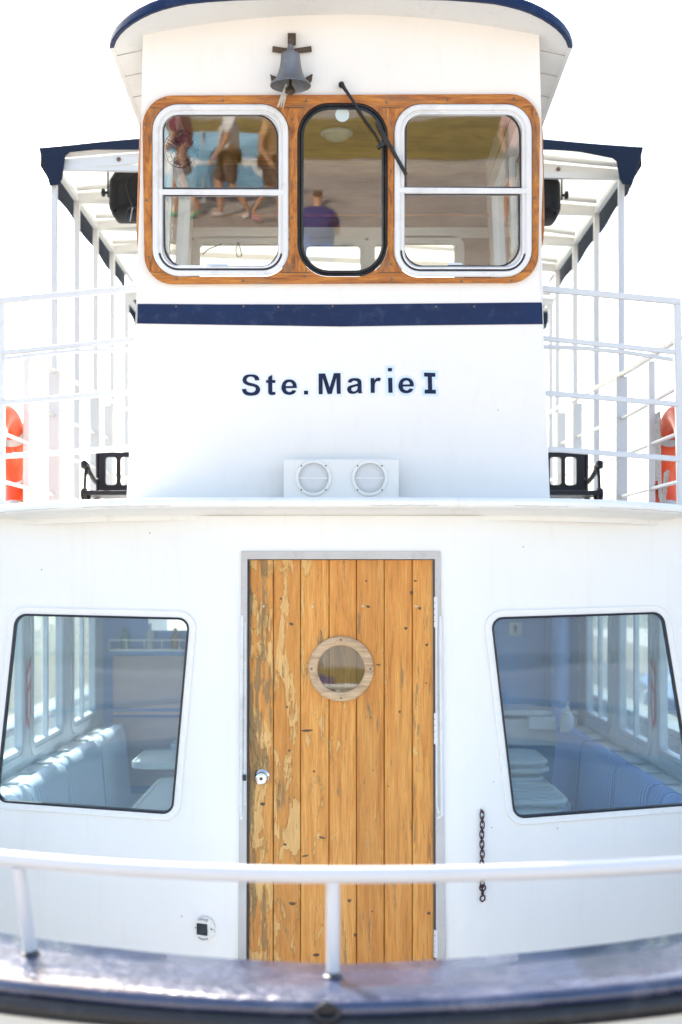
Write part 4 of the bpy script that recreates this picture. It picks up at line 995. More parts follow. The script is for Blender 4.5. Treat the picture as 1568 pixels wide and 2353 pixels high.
# life rings
def life_ring(sgn, label):
    c = Vector((1.478 * sgn, 6.24, .475)); root = thing('life_ring', c, label, 'life ring', 'orange life rings on the upper deck railings')
    Rm, r = .252, .056; n, k = 64, 18
    def pt(t, a, rr=1.0, sx=1.0): return c + Vector((math.cos(a) * r * rr * sx, math.cos(t) * (Rm + math.sin(a) * r * rr * 1.05), math.sin(t) * (Rm + math.sin(a) * r * rr * 1.05)))
    mb = MB(); mb.add([pt(2 * math.pi * i / n, 2 * math.pi * j / k) for i in range(n) for j in range(k)], [(i * k + j, ((i + 1) % n) * k + j, ((i + 1) % n) * k + (j + 1) % k, i * k + (j + 1) % k) for i in range(n) for j in range(k)])
    mb.build('ring_body', M['orange'], root, smooth=True)
    mb = MB()
    for q in range(4):
        t0 = math.pi / 4 + q * math.pi / 2 + .12
        tt = [t0 - .12 + .24 * i / 5 for i in range(6)]
        mb.add([pt(t, 2 * math.pi * j / k, 1.03) for t in tt for j in range(k)], [(i * k + j, (i + 1) * k + j, (i + 1) * k + (j + 1) % k, i * k + (j + 1) % k) for i in range(5) for j in range(k)])
    mb.split('reflective_band', M['tape'], root, smooth=True)
    mb = MB(); s = -sgn
    pts = [c + Vector((.0, (Rm + r * 1.1) * math.cos(t), (Rm + r * 1.1 + .008 * math.sin(4 * t)) * math.sin(t))) for t in [2 * math.pi * i / 48 for i in range(48)]]
    mb.tube(pts, .006, 8, closed=True)
    if sgn > 0:
        x = s * .075
        mb.tube([c + Vector((x, .03, .28)), c + Vector((x, .02, .0)), c + Vector((x, .0, -.10)), c + Vector((x, -.05, -.13)), c + Vector((x, -.09, -.08)), c + Vector((x, -.14, .01)), c + Vector((x, -.10, -.0)), c + Vector((x, -.07, -.10)), c + Vector((x, -.09, -.18)), c + Vector((x, -.11, -.3))], .008, 8)
        mb.tube([c + Vector((x, .075, .28)), c + Vector((x, .07, .1)), c + Vector((x, .075, -.02))], .008, 8)
    else: mb.tube([c + Vector((.07, .2, .3)), c + Vector((.06, .14, .2)), c + Vector((.06, .13, .05)), c + Vector((.06, .10, -.02)), c + Vector((.06, -.1, -.05))], .006, 8)
    mb.build('grab_rope', M['rope'], root, smooth=True)
    mb = MB()
    for z in (-.04, -.14): mb.box(c + Vector((s * .052, .20, z)), (.03, .10, .02))
    mb.bar(c + Vector((s * .06, .245, -.01)), c + Vector((s * .06, .245, -.17)), .012, .012); mb.split('strap', M['rubber'], root)
life_ring(-1, 'orange life ring on the left railing beside black straps')
life_ring(1, 'orange life ring on the right railing with thick white rope looped over it')

# black cast benches
def bench(sgn, label):
    x0, x1 = (-1.19, -.55) if sgn < 0 else (.55, 1.20)
    root = thing('deck_bench', ((x0 + x1) / 2, 6.95, .03), label, 'bench', 'black benches on the upper deck beside the wheelhouse')
    zb, zt2 = .452, .645
    fn = lambda a, b, off: Vector((a, 7.02 - off, b))
    hs = []; n = int((x1 - x0 - .04) / .072); w0 = (x1 - x0 - .05) / n
    for k in range(n): a = x0 + .03 + k * w0; hs.append(fillet([(a, zb + .032), (a + w0 - .021, zb + .032), (a + w0 - .021, zt2 - .024), (a, zt2 - .024)], .014, 5))
    mb = MB(); plate(mb, [(x0, zb), (x1, zb), (x1, zt2), (x0, zt2)], hs, fn, 0, .022); mb.build('backrest', M['black_metal'], root, bevel=.002)
    mb = MB()
    for k in range(4): mb.box(((x0 + x1) / 2, 6.715 + k * .08, .425), (x1 - x0 + .04, .065, .022))
    mb.split('seat_slat', M['black_metal'], root, bevel=.004)
    for s, xe in ((-1, x0), (1, x1)):
        mb = MB(); e = xe + s * .012
        mb.tube([(e, 7.04, .43), (e, 7.035, .56), (e, 7.03, .665)], .013, 8)
        mb.tube([(e, 7.02, .51), (e, 6.96, .495), (e, 6.90, .505), (e + s * .01, 6.83, .535), (e + s * .01, 6.77, .562), (e + s * .012, 6.72, .565), (e + s * .012, 6.71, .545)], [.012, .011, .011, .012, .014, .017, .014], 10)
        mb.tube([(e + s * .01, 6.77, .55), (e + s * .012, 6.74, .50), (e + s * .012, 6.73, .44)], [.012, .007, .008], 8)
        mb.lathe([(0, 0), (.028, 0), (.032, .012), (.028, .024), (0, .024)], (e + s * .01 - .012, 6.71, .42), 'x', 16)
        for y in (6.74, 7.0): mb.tube([(e, y, .42), (e, y + (-.02 if y < 6.8 else .03), .22), (e, y - .01, .03)], [.016, .011, .016], 8)
        mb.build('end_frame', M['black_metal'], root, smooth=True)
bench(-1, 'black slatted metal bench on the upper deck left of the wheelhouse')
bench(1, 'black slatted metal bench on the upper deck right of the wheelhouse')

# bell on anchor shaped bracket
bc = WW(670, 150, .10)
kb = bc.y / F
BELL = thing('ship_bell', bc, 'dark bronze bell on an anchor shaped bracket above the left window', 'bell')
mb = MB(); bx = bc.x; by = bc.y
def zz(v): return (HV - v) * by / F
prof = [(.0, 118), (8, 119), (16, 120.5), (21, 124), (21.5, 128), (22.5, 140), (24.5, 154), (28, 168), (33, 180), (39, 187.5), (44.5, 192), (46, 196), (45.6, 197.5), (42, 195), (36, 188), (28, 176), (22, 160), (19, 130), (.0, 124)]
mb.lathe([(r * kb * 1.02, zz(v + 0) - 0) for r, v in prof], (bx, by, 0), 'z', 48); mb.build('bell_body', M['bronze'], BELL, smooth=True, ang=50)
mb = MB(); mb.lathe([(0, zz(100)), (5 * kb, zz(100.5)), (6.5 * kb, zz(104)), (7 * kb, zz(111)), (9 * kb, zz(113)), (8 * kb, zz(116)), (9 * kb, zz(119))], (bx, by, 0), 'z', 20); mb.build('bell_crown', M['bronze'], BELL, smooth=True)
mb = MB(); mb.tube([(bx, by, zz(150)), (bx, by, zz(196)), (bx - .002, by, zz(204)), (bx - .001, by, zz(211)), (bx, by, zz(216))], [.004, .006, .017, .019, .010], 14); mb.build('clapper', M['bronze_in'], BELL, smooth=True)
mb = MB()
def WB(u, v, off): return WW(u, v, off)
# shank, stock, arms with flukes (flat anchor against the wall)
an = [W2(*p) for p in [(666, 82), (675, 82), (675, 112), (716, 106), (717, 119), (690, 122), (678, 123), (678, 190), (700, 180), (718, 170), (719, 172), (716, 186), (700, 197), (676, 215), (671, 217), (640, 197), (627, 186), (624, 172), (644, 181), (665, 190), (665, 123), (645, 122), (626, 119), (627, 106), (666, 112)]]
sh_ = []
plate(mb, an, [], WPt, .002, .014)
mb.bar(WB(671, 84, .014), WB(670, 108, .09), .018, .012); mb.bar(WB(671, 90, .0), WB(671, 90, .02), .03, .04)
for s in (-1, 1):
    mb.add([WB(670.5 + s * 49, 170, .03), WB(670.5 + s * 34, 184, .045), WB(670.5 + s * 40, 199, .03), WB(670.5 + s * 47, 186, .012)], [(0, 1, 2), (0, 2, 3), (0, 3, 1), (1, 3, 2)])
mb.build('anchor_bracket', M['bronze_in'], BELL, bevel=.001)
mb = MB()
for k in range(11):
    dx = (k - 5) * 1.3 + rnd.uniform(-1, 1); ln = rnd.uniform(236, 254)
    mb.tube([WB(659, 200, .1), WB(657 + dx * .3, 212, .095), WB(653 + dx * .8, 228, .08), WB(648 + dx * 1.1 - rnd.random() * 3, ln, .06)], [.003, .0028, .0026, .0012], 6)
mb.tube([(bx, by, zz(208)), WB(661, 200, .1), WB(658, 208, .098)], .0045, 8); mb.build('bell_rope', M['rope'], BELL, smooth=True)

# speaker box on the coaming
Ys = 5.53
def sb(u, v): p = P(u, v, Ys); return Vector((p.x, p.z))
c0 = sb(784, 1140); SB = thing('speaker_box', (c0.x, Ys, .313), 'low cream box with two round speakers standing below the boat name', 'speaker')
a, b_ = sb(652, 1141), sb(917, 1055)
mb = MB(); mb.box(((a.x + b_.x) / 2, Ys + .06, (.3135 + b_.y) / 2), (b_.x - a.x, .12, b_.y - .3135)); mb.build('cabinet', M['box_white'], SB, bevel=.004)
fn = lambda x, z, off: Vector((x, Ys - off, z))
for u, v in ((721, 1098.5), (850, 1098.5)):
    q = sb(u, v)
    mb = MB(); ring(mb, circle2(q, .0718, 48), [(0, 0), (0, .006), (-.004, .011), (-.012, .012), (-.015, .008), (-.0155, .004)], fn); sp_ = mb.build('speaker_ring', M['box_white'], SB, smooth=True)
    mb = MB(); ring(mb, circle2(q, .0565, 48), [(0, .004), (-.003, .0075), (-.025, .009)], fn); disc(mb, q, .0315, fn, .009, 48); mb.build('grille', M['grille'], sp_, smooth=True)
    mb = MB(); mb.bar(fn(q.x - .054, q.y - .001, .0095), fn(q.x + .054, q.y - .001, .0095), .002, .005); mb.build('badge_strip', M['box_white'], sp_)
    mb = MB()
    for s in (-1, 1):
        for t in (-1, 1): disc(mb, (q.x + s * .0475, q.y + t * .047), .003, fn, .0128, 10)
    mb.split('screw', M['rust'], sp_)
mb = MB(); mb.bar((sb(650, 0).x, Ys - .004, .3165), (sb(920, 0).x, Ys - .004, .3165), .006, .004); mb.build('sealant', M['grey_frame'], SB)

# solar deck light on the cabin wall
q = C2(468.5, 2134.5); SL = thing('solar_light', CF(q.x, q.y, 0), 'small white solar light with a black cell, low on the wall left of the door', 'light')
k = 5.31 / F; lf = lambda a, b, off: CF(q.x + a * k, q.y + b * k, off)
ol = smoothpath([(0, 28), (12, 26), (20, 20), (23, 12, 1), (25, 9), (25, 3, 1), (21, -1, 1), (25, -5), (25, -10, 1), (22, -13), (16, -22), (6, -26), (-8, -25), (-16, -17), (-22, -9), (-20, -3, 1), (-20, 2, 1), (-23, 8), (-19, 18), (-12, 25)])
ol = [Vector(p) for p in ol]
mb = MB(); plate(mb, ol, [], lf, .0, .0115); mb.build('light_body', M['box_white'], SL, bevel=.003, seg=3)
mb = MB(); plate(mb, [(-16, -12), (9, -14), (9, 12), (-16, 14)], [], lf, .013, .0145); mb.build('solar_cell', M['solar'], SL)
for pts in ([(-13, 20), (-11, 24.5), (-2, 26), (11, 23.5), (9, 17.5), (-2, 21)], [(-13, -17), (-6, -20), (0, -21.2), (9, -19), (11, -22.5), (0, -25), (-8, -23.5)]):
    mb = MB(); plate(mb, pts, [], lf, .010, .0145); mb.build('reflector', M['lens'], SL)
mb = MB(); disc(mb, (18.5, 1), 1.8, lf, .0135, 10); disc(mb, (-18.8, 3), 1.6, lf, .0135, 10); mb.split('screw', M['rust'], SL)

# chain
CHN = thing('chain', CF(*C2(1107, 1862), 0), 'rusty iron chain with a snap hook hanging on the cabin wall right of the door', 'chain')
mb = MB(); k = 5.32 / F
def link(u, v, ln, wd, r, face):
    q_ = C2(u, v); pts = []
    for j in range(20):
        t = 2 * math.pi * j / 20; x = math.copysign(abs(math.cos(t)) ** .8, math.cos(t)) * wd / 2; z = math.sin(t) * ln / 2
        pts.append(CF(q_.x + (x * k if face else 0), q_.y + z * k, .012 + (0 if face else x * k)))
    mb.tube(pts, r, 7, closed=True)
mb.tube([CF(*C2(1105, 1860), -.01), CF(*C2(1107, 1862), .014), CF(*C2(1108, 1868), .014)], .003, 6)
v = 1872; i = 0
while v < 2045: link(1107.5 + .6 * math.sin(i), v, 20 if i % 2 == 0 else 16, 9, .0023, i % 2 == 0); v += 11.2; i += 1
mb.build('chain_links', M['rust'], CHN, smooth=True)
mb = MB(); 
link(1109, 2039, 13, 13, .003, True); mb.tube([CF(*C2(1109, 2045), .012), CF(*C2(1108.5, 2056), .012)], .0055, 8); mb.tube([CF(*C2(u_, v_), .012) for u_, v_ in ((1109, 2055), (1114, 2058), (1114, 2066), (1108, 2071), (1103, 2066), (1104, 2060), (1109, 2057))], .0033, 8)
mb.build('snap_hook', M['rust'], CHN, smooth=True)

# fan, ceiling lamp in the wheelhouse
fc = P(415, 342, 5.62)
FAN = thing('fan', fc, 'small black caged fan hanging inside the left wheelhouse window', 'fan')
ax = Vector((.45, -.75, -.45)).normalized(); rotf = ax.to_track_quat('Z', 'Y').to_matrix()
mb = MB()
for rr, h in ((.072, .0), (.070, .018), (.055, .032), (.038, .038), (.02, .041)): mb.tube([fc + rotf @ Vector((rr * math.cos(t), rr * math.sin(t), h)) for t in [2 * math.pi * j / 28 for j in range(28)]], .0016, 5, closed=True)
for j in range(14):
    a = 2 * math.pi * j / 14; mb.tube([fc + rotf @ Vector((rr * math.cos(a), rr * math.sin(a), h)) for rr, h in ((.072, 0), (.068, .02), (.038, .037), (.0, .042))], .0013, 5)
    mb.tube([fc + rotf @ Vector((rr * math.cos(a), rr * math.sin(a), h)) for rr, h in ((.072, 0), (.06, -.02), (.02, -.025))], .0013, 5)
mb.build('cage', M['black_metal'], FAN, smooth=True)
mb = MB()
for j in range(4):
    a = j * math.pi / 2; mb.add([fc + rotf @ Vector(p) for p in [(.012 * math.cos(a), .012 * math.sin(a), .01), (.06 * math.cos(a - .3), .06 * math.sin(a - .3), .004), (.064 * math.cos(a + .1), .064 * math.sin(a + .1), .010), (.055 * math.cos(a + .5), .055 * math.sin(a + .5), .018)]], [(0, 1, 2, 3)])
mb.split('fan_blade', M['gray_dark'], FAN)
mb = MB(); mb.tube([fc + rotf @ Vector((0, 0, .006)), fc + rotf @ Vector((0, 0, -.03)), fc + rotf @ Vector((0, 0, -.07)), fc + rotf @ Vector((0, 0, -.08))], [.02, .026, .024, .012], 16)
pb = fc + rotf @ Vector((0, 0, -.06)); mb.tube([pb, Vector((pb.x - .01, pb.y, pb.z + .09)), Vector((pb.x - .01, pb.y, 2.06))], [.012, .012, .016], 10); mb.build('motor_and_stem', M['gasket'], FAN, smooth=True)
lc = P(774, 366, 6.5); lc.z = 2.061
LMP = thing('ceiling_lamp', lc, 'round ribbed glass ceiling lamp inside the centre wheelhouse window', 'lamp')
mb = MB(); mb.lathe([(.075, 0), (.075, -.006), (.066, -.012), (.060, -.012)], lc, 'z', 36); mb.build('lamp_base', M['alu'], LMP, smooth=True)
mb = MB(); mb.lathe([(.060 * math.cos(t), -.012 - .028 * math.sin(t)) for t in [k * math.pi / 16 for k in range(9)]], lc, 'z', 36); mb.build('lamp_glass', M['clear'], LMP, smooth=True)

# ---- saloon furniture
def bench_seat(sgn, y0, y1, label, mat):
    Xb = 1.385 * sgn; root = thing('upholstered_seat', (Xb, (y0 + y1) / 2, -1.75), label, 'bench seat', 'upholstered benches along the cabin sides')
    prof = [(-.0, -.86), (.03, -.845), (.06, -.845), (.085, -.86), (.10, -.90), (.14, -1.26), (.03, -1.30), (-.0, -1.26)]
    n = 8; vs = []; L_ = y1 - y0
    for i in range(n + 1):
        t = i / n; sc = min(1, .75 + .25 * math.sin(min(1, min(t, 1 - t) * 8) * math.pi / 2)); y = y0 + L_ * t
        for (d, z) in prof: vs.append(Vector((Xb - sgn * (.05 + (d - .05) * sc), y, -1.08 + (z + 1.08) * (1 - (1 - sc) * .12))))
    K = len(prof); mb = MB(); mb.add(vs, [(i * K + j, (i + 1) * K + j, (i + 1) * K + (j + 1) % K, i * K + (j + 1) % K) for i in range(n) for j in range(K)] + [tuple(range(K)), tuple(n * K + j for j in range(K))])
    mb.build('backrest', mat, root, smooth=True, ang=70)
    mb = MB(); mb.box((Xb - sgn * .31, (y0 + y1) / 2, -1.31), (.42, L_ - .012, .10)); mb.build('seat_cushion', mat, root, bevel=.03, seg=3, smooth=True)
    mb = MB(); mb.box((Xb - sgn * .26, (y0 + y1) / 2, -1.55), (.44, L_, .38)); mb.build('seat_base', M['blue_wall'] if sgn > 0 else M['greige'], root)
segs = ((5.72, 5.98), (6.03, 6.72), (6.75, 7.68), (7.71, 8.55))
ordn = ('nearest', 'second', 'third', 'farthest')
for i, (a_, b2) in enumerate(segs):
    bench_seat(-1, a_, b2, ordn[i] + ' section from the glass of the striped pale bench in the left cabin window', M['seat'])
    bench_seat(1, a_, b2, ordn[i] + ' section from the glass of the striped blue bench in the right cabin window', M['seat_r'])
def table(x0, x1, y0, y1, z, label):
    root = thing('saloon_table', ((x0 + x1) / 2, (y0 + y1) / 2, -1.75), label, 'table', 'white tables in the left of the cabin')
    lp = fillet([(x0, y0), (x1, y0), (x1, y1), (x0, y1)], .09, 8); f_ = lambda a, b, off: Vector((a, b, z + off))
    mb = MB(); plate(mb, offset2(lp, -.012), [], f_, -.028, -.004); mb.build('table_top', M['cream'], root)
    mb = MB(); ring(mb, lp, [(-.014, -.004), (-.010, .004), (0, .004), (.004, -.002), (.004, -.03), (0, -.034), (-.014, -.03)], f_); mb.build('table_rim', M['box_white'], root, smooth=True)
    mb = MB(); mb.tube([((x0 + x1) / 2, (y0 + y1) / 2, z - .03), ((x0 + x1) / 2, (y0 + y1) / 2, -1.73)], .03, 14); mb.lathe([(.2, 0), (.2, .015), (.05, .03)], ((x0 + x1) / 2, (y0 + y1) / 2, -1.75), 'z', 24); mb.build('pedestal', M['alu'], root, smooth=True)
table(-.93, -.35, 6.05, 7.3, -1.0, 'nearest white table, low in the corner of the left cabin window')
table(-1.13, -.45, 7.62, 8.22, -.965, 'middle white round cornered table in the left cabin window')
table(-1.0, -.35, 8.3, 8.85, -.95, 'farthest white round cornered table in the left cabin window')
mb = MB()
stk = [(.62, 1.07, 7.35, 7.9, -1.12, 5), (.62, 1.0, 6.35, 6.95, -1.13, 4)]
cnt = 0
for si, (x0, x1, y0, y1, z0, n) in enumerate(stk):
    base = z0
    tb_ = thing('saloon_table', ((x0 + x1) / 2 + .05, (y0 + y1) / 2, -1.75), ('far' if si == 0 else 'near') + ' pale table under the ' + ('far' if si == 0 else 'near') + ' stack of white folding chairs in the right cabin window', 'table')
    f_ = lambda a, b, off, z=z0 - .02: Vector((a, b, z + off)); lp = fillet([(x0 - .05, y0 - .05), (x1 + .12, y0 - .05), (x1 + .12, y1 + .05), (x0 - .05, y1 + .05)], .03)
    mb = MB(); plate(mb, lp, [], f_, -.03, 0); mb.build('table_top', M['alu_paint'], tb_); mb = MB(); mb.tube([((x0 + x1) / 2 + .05, (y0 + y1) / 2, z0 - .04), ((x0 + x1) / 2 + .05, (y0 + y1) / 2, -1.74)], .03, 12); mb.build('pedestal', M['alu'], tb_)
    for k in range(n):
        z = z0 + .018 + k * .042; dx = .02 * math.sin(k * 2.3 + si); dy = .02 * math.cos(k * 1.7)
        nm = ('bottom', 'second from the bottom', 'third from the bottom', 'fourth from the bottom', 'top')[k] if not (n == 4 and k == 3) else 'top'
        ch = thing('folding_chair', ((x0 + x1) / 2 + dx, (y0 + y1) / 2 + dy, z), nm + ' white folding chair of the ' + ('far' if si == 0 else 'near') + ' stack in the right cabin window', 'folding chair', 'white folding chairs stacked in the cabin')
        lp = fillet([(x0 + dx, y0 + dy), (x1 + dx, y0 + dy), (x1 + dx, y1 + dy), (x0 + dx, y1 + dy)], .10, 6)
        mb = MB(); mb.tube([Vector((p.x, p.y, z)) for p in lp], .012, 8, closed=True); mb.build('chair_frame', M['box_white'], ch, smooth=True)
        mb = MB()
        for j in range(5): yy = y0 + dy + .07 + j * (y1 - y0 - .14) / 4; mb.box(((x0 + x1) / 2 + dx, yy, z + .004), (x1 - x0 - .02, .05, .01))
        mb.split('chair_slat', M['cream'], ch, bevel=.002)
PB = thing('pump_bottle', P(1303, 1682, 8.2), 'white pump bottle of hand cleaner standing at the end of the right bench', 'bottle')
c = P(1303, 1682, 8.2); mb = MB(); mb.lathe([(0, 0), (.035, 0), (.038, .01), (.038, .085), (.03, .105), (.014, .115), (.014, .13)], c, 'z', 24); mb.build('bottle_body', M['cream'], PB, smooth=True)
mb = MB(); mb.lathe([(.016, .128), (.016, .145), (.006, .148), (.006, .165), (.012, .167), (.012, .173), (0, .174)], c, 'z', 16); mb.bar(c + Vector((0, 0, .17)), c + Vector((-.035, 0, .168)), .009, .008); mb.build('pump', M['box_white'], PB, smooth=True)
sg_c = P(1185, 1445, BY - .02); SG = thing('washroom_sign', sg_c, 'small white square sign with a dark standing figure on the bulkhead', 'sign')
mb = MB(); mb.box(sg_c, (.082, .004, .082)); mb.build('sign_plate', M['cream'], SG, bevel=.002)
sf = lambda a, b, off: sg_c + Vector((a * .001, -.002 - off, b * .001))
mb = MB(); plate(mb, circle2((0, 27), 5.5, 16), [], sf, 0, .001); plate(mb, [(-8, 19), (8, 19), (16, -2), (12, -4), (7, 8), (6, -4), (15, -33), (9, -33), (0, -10), (-9, -33), (-15, -33), (-6, -4), (-7, 8), (-12, -4), (-16, -2)], [], sf, 0, .001); mb.build('figure_mark', M['sign_blue'], SG)
for k in range(6):
    x = -1.36 + k * .16; h = .13 + .03 * (k % 2); b0 = Vector((x, BY - .055, -.414))
    colr = [(.08, .3, .22), (.5, .55, .6), (.3, .14, .05), (.6, .62, .6), (.1, .16, .3), (.55, .5, .3)][k]
    bt_ = MB(); bt_.lathe([(0, 0), (.028, 0), (.028, h * .6), (.012, h * .75), (.011, h), (0, h)], b0, 'z', 16)
    names = ('green bottle, leftmost on the shelf behind the left cabin window', 'pale grey bottle second from the left on the bulkhead shelf', 'brown bottle on the bulkhead shelf', 'milky white bottle fourth from the left on the bulkhead shelf', 'dark blue bottle on the bulkhead shelf', 'straw coloured bottle, rightmost on the bulkhead shelf')
    o = bt_.build('bottle', pbr('bottle_glass', colr, .15, 0, .05), None, smooth=True); tag(o, names[k], 'bottle', 'bottles on the bulkhead shelf')

# ================================================================== THE SURROUNDINGS
def water_mat():
    m, nt, B, N, L = nodes('sea_water'); tc = N('ShaderNodeTexCoord').outputs['Object']
    B.inputs['Base Color'].default_value = (.045, .10, .12, 1); B.inputs['Roughness'].default_value = .08; B.inputs['IOR'].default_value = 1.33
    n = noise(N, L, tc, 1.6, 8, .62, (1, 1.6, 1)); b = N('ShaderNodeBump'); b.inputs['Strength'].default_value = 1; b.inputs['Distance'].default_value = .35
    L(n.outputs[0], b.inputs['Height']); L(b.outputs[0], B.inputs['Normal']); return m
mb = MB(); mb.add([(-3000, 1.9, -2.2), (3000, 1.9, -2.2), (3000, 5000, -2.2), (-3000, 5000, -2.2)], [(0, 1, 2, 3)]); tag(mb.build('water', water_mat()), kind='structure')
qm = pbr('worn_asphalt_paving', (.42, .35, .285), .85, 0, .2, 1.2, .3, 30, 0, (.16, .13, .12), .5, .5)
mb = MB(); mb.box((0, -9, -2.6), (400, 21.6, 2.0)); tag(mb.build('quay', qm), kind='structure')
mb = MB(); mb.box((0, 1.65, -1.585), (400, .3, .03)); tag(mb.build('quay_kerb', pbr('pale_concrete', (.45, .44, .42), .8, 0, .1, 2, .3, 20)), kind='structure')
mb = MB(); mb.box((0, -10.2, -1.55), (400, .22, .12)); tag(mb.build('pavement_kerb', pbr('worn_kerb_stone', (.42, .38, .33), .8, 0, .1, 3)), kind='structure')
mb = MB(); mb.add([(-200, -10.31, -1.5), (200, -10.31, -1.5), (200, -13.6, -1.46), (-200, -13.6, -1.46)], [(0, 1, 2, 3)]); tag(mb.build('lawn', pbr('dry_grass', (.22, .165, .045), .9, 0, .35, 2, .6, 60, 0, (.25, .17, .06), .6, 1.2)), kind='structure')
mb = MB(); mb.add([(-3000, -13.6, -1.5), (3000, -13.6, -1.5), (3000, -3000, -1.5), (-3000, -3000, -1.5)], [(0, 1, 2, 3)]); tag(mb.build('bounce_ground', pbr('pale_paving', (.40, .355, .30), .8, 0, .1, .3)), kind='structure')  # unseen ground, added pale to reflect light into the panes and lower hull

# banner on its stand
BN = thing('banner', (-1.8, -8.1, -1.6), 'long light blue and white banner on the quay behind the viewer', 'banner')
nb_f = lambda a, b, off: Vector((a, -8.1 + off + .05 * math.sin(a * 3), b))
cb = pbr('banner_light_blue', (.22, .48, .68), .6, 0, .1, 3); cw = pbr('banner_white', (.75, .78, .8), .6, 0, .1, 6)
mb = MB(); plate(mb, [(-2.7, -1.5), (-.85, -1.5), (-.85, -.72), (-2.7, -.66)], [], nb_f, 0, .01, .3); mb.build('banner_cloth', cb, BN)
mb = MB(); plate(mb, [(-2.65, -1.26), (-.9, -1.34), (-.9, -1.0), (-2.65, -.85)], [], nb_f, .01, .014, .3); mb.build('banner_stripe', cw, BN)
mb = MB()
for x in (-2.7, -1.8, -.85): mb.bar(nb_f(x, -1.6, -.02), nb_f(x, -.66, -.02), .03)
mb.split('banner_pole', M['alu'], BN)

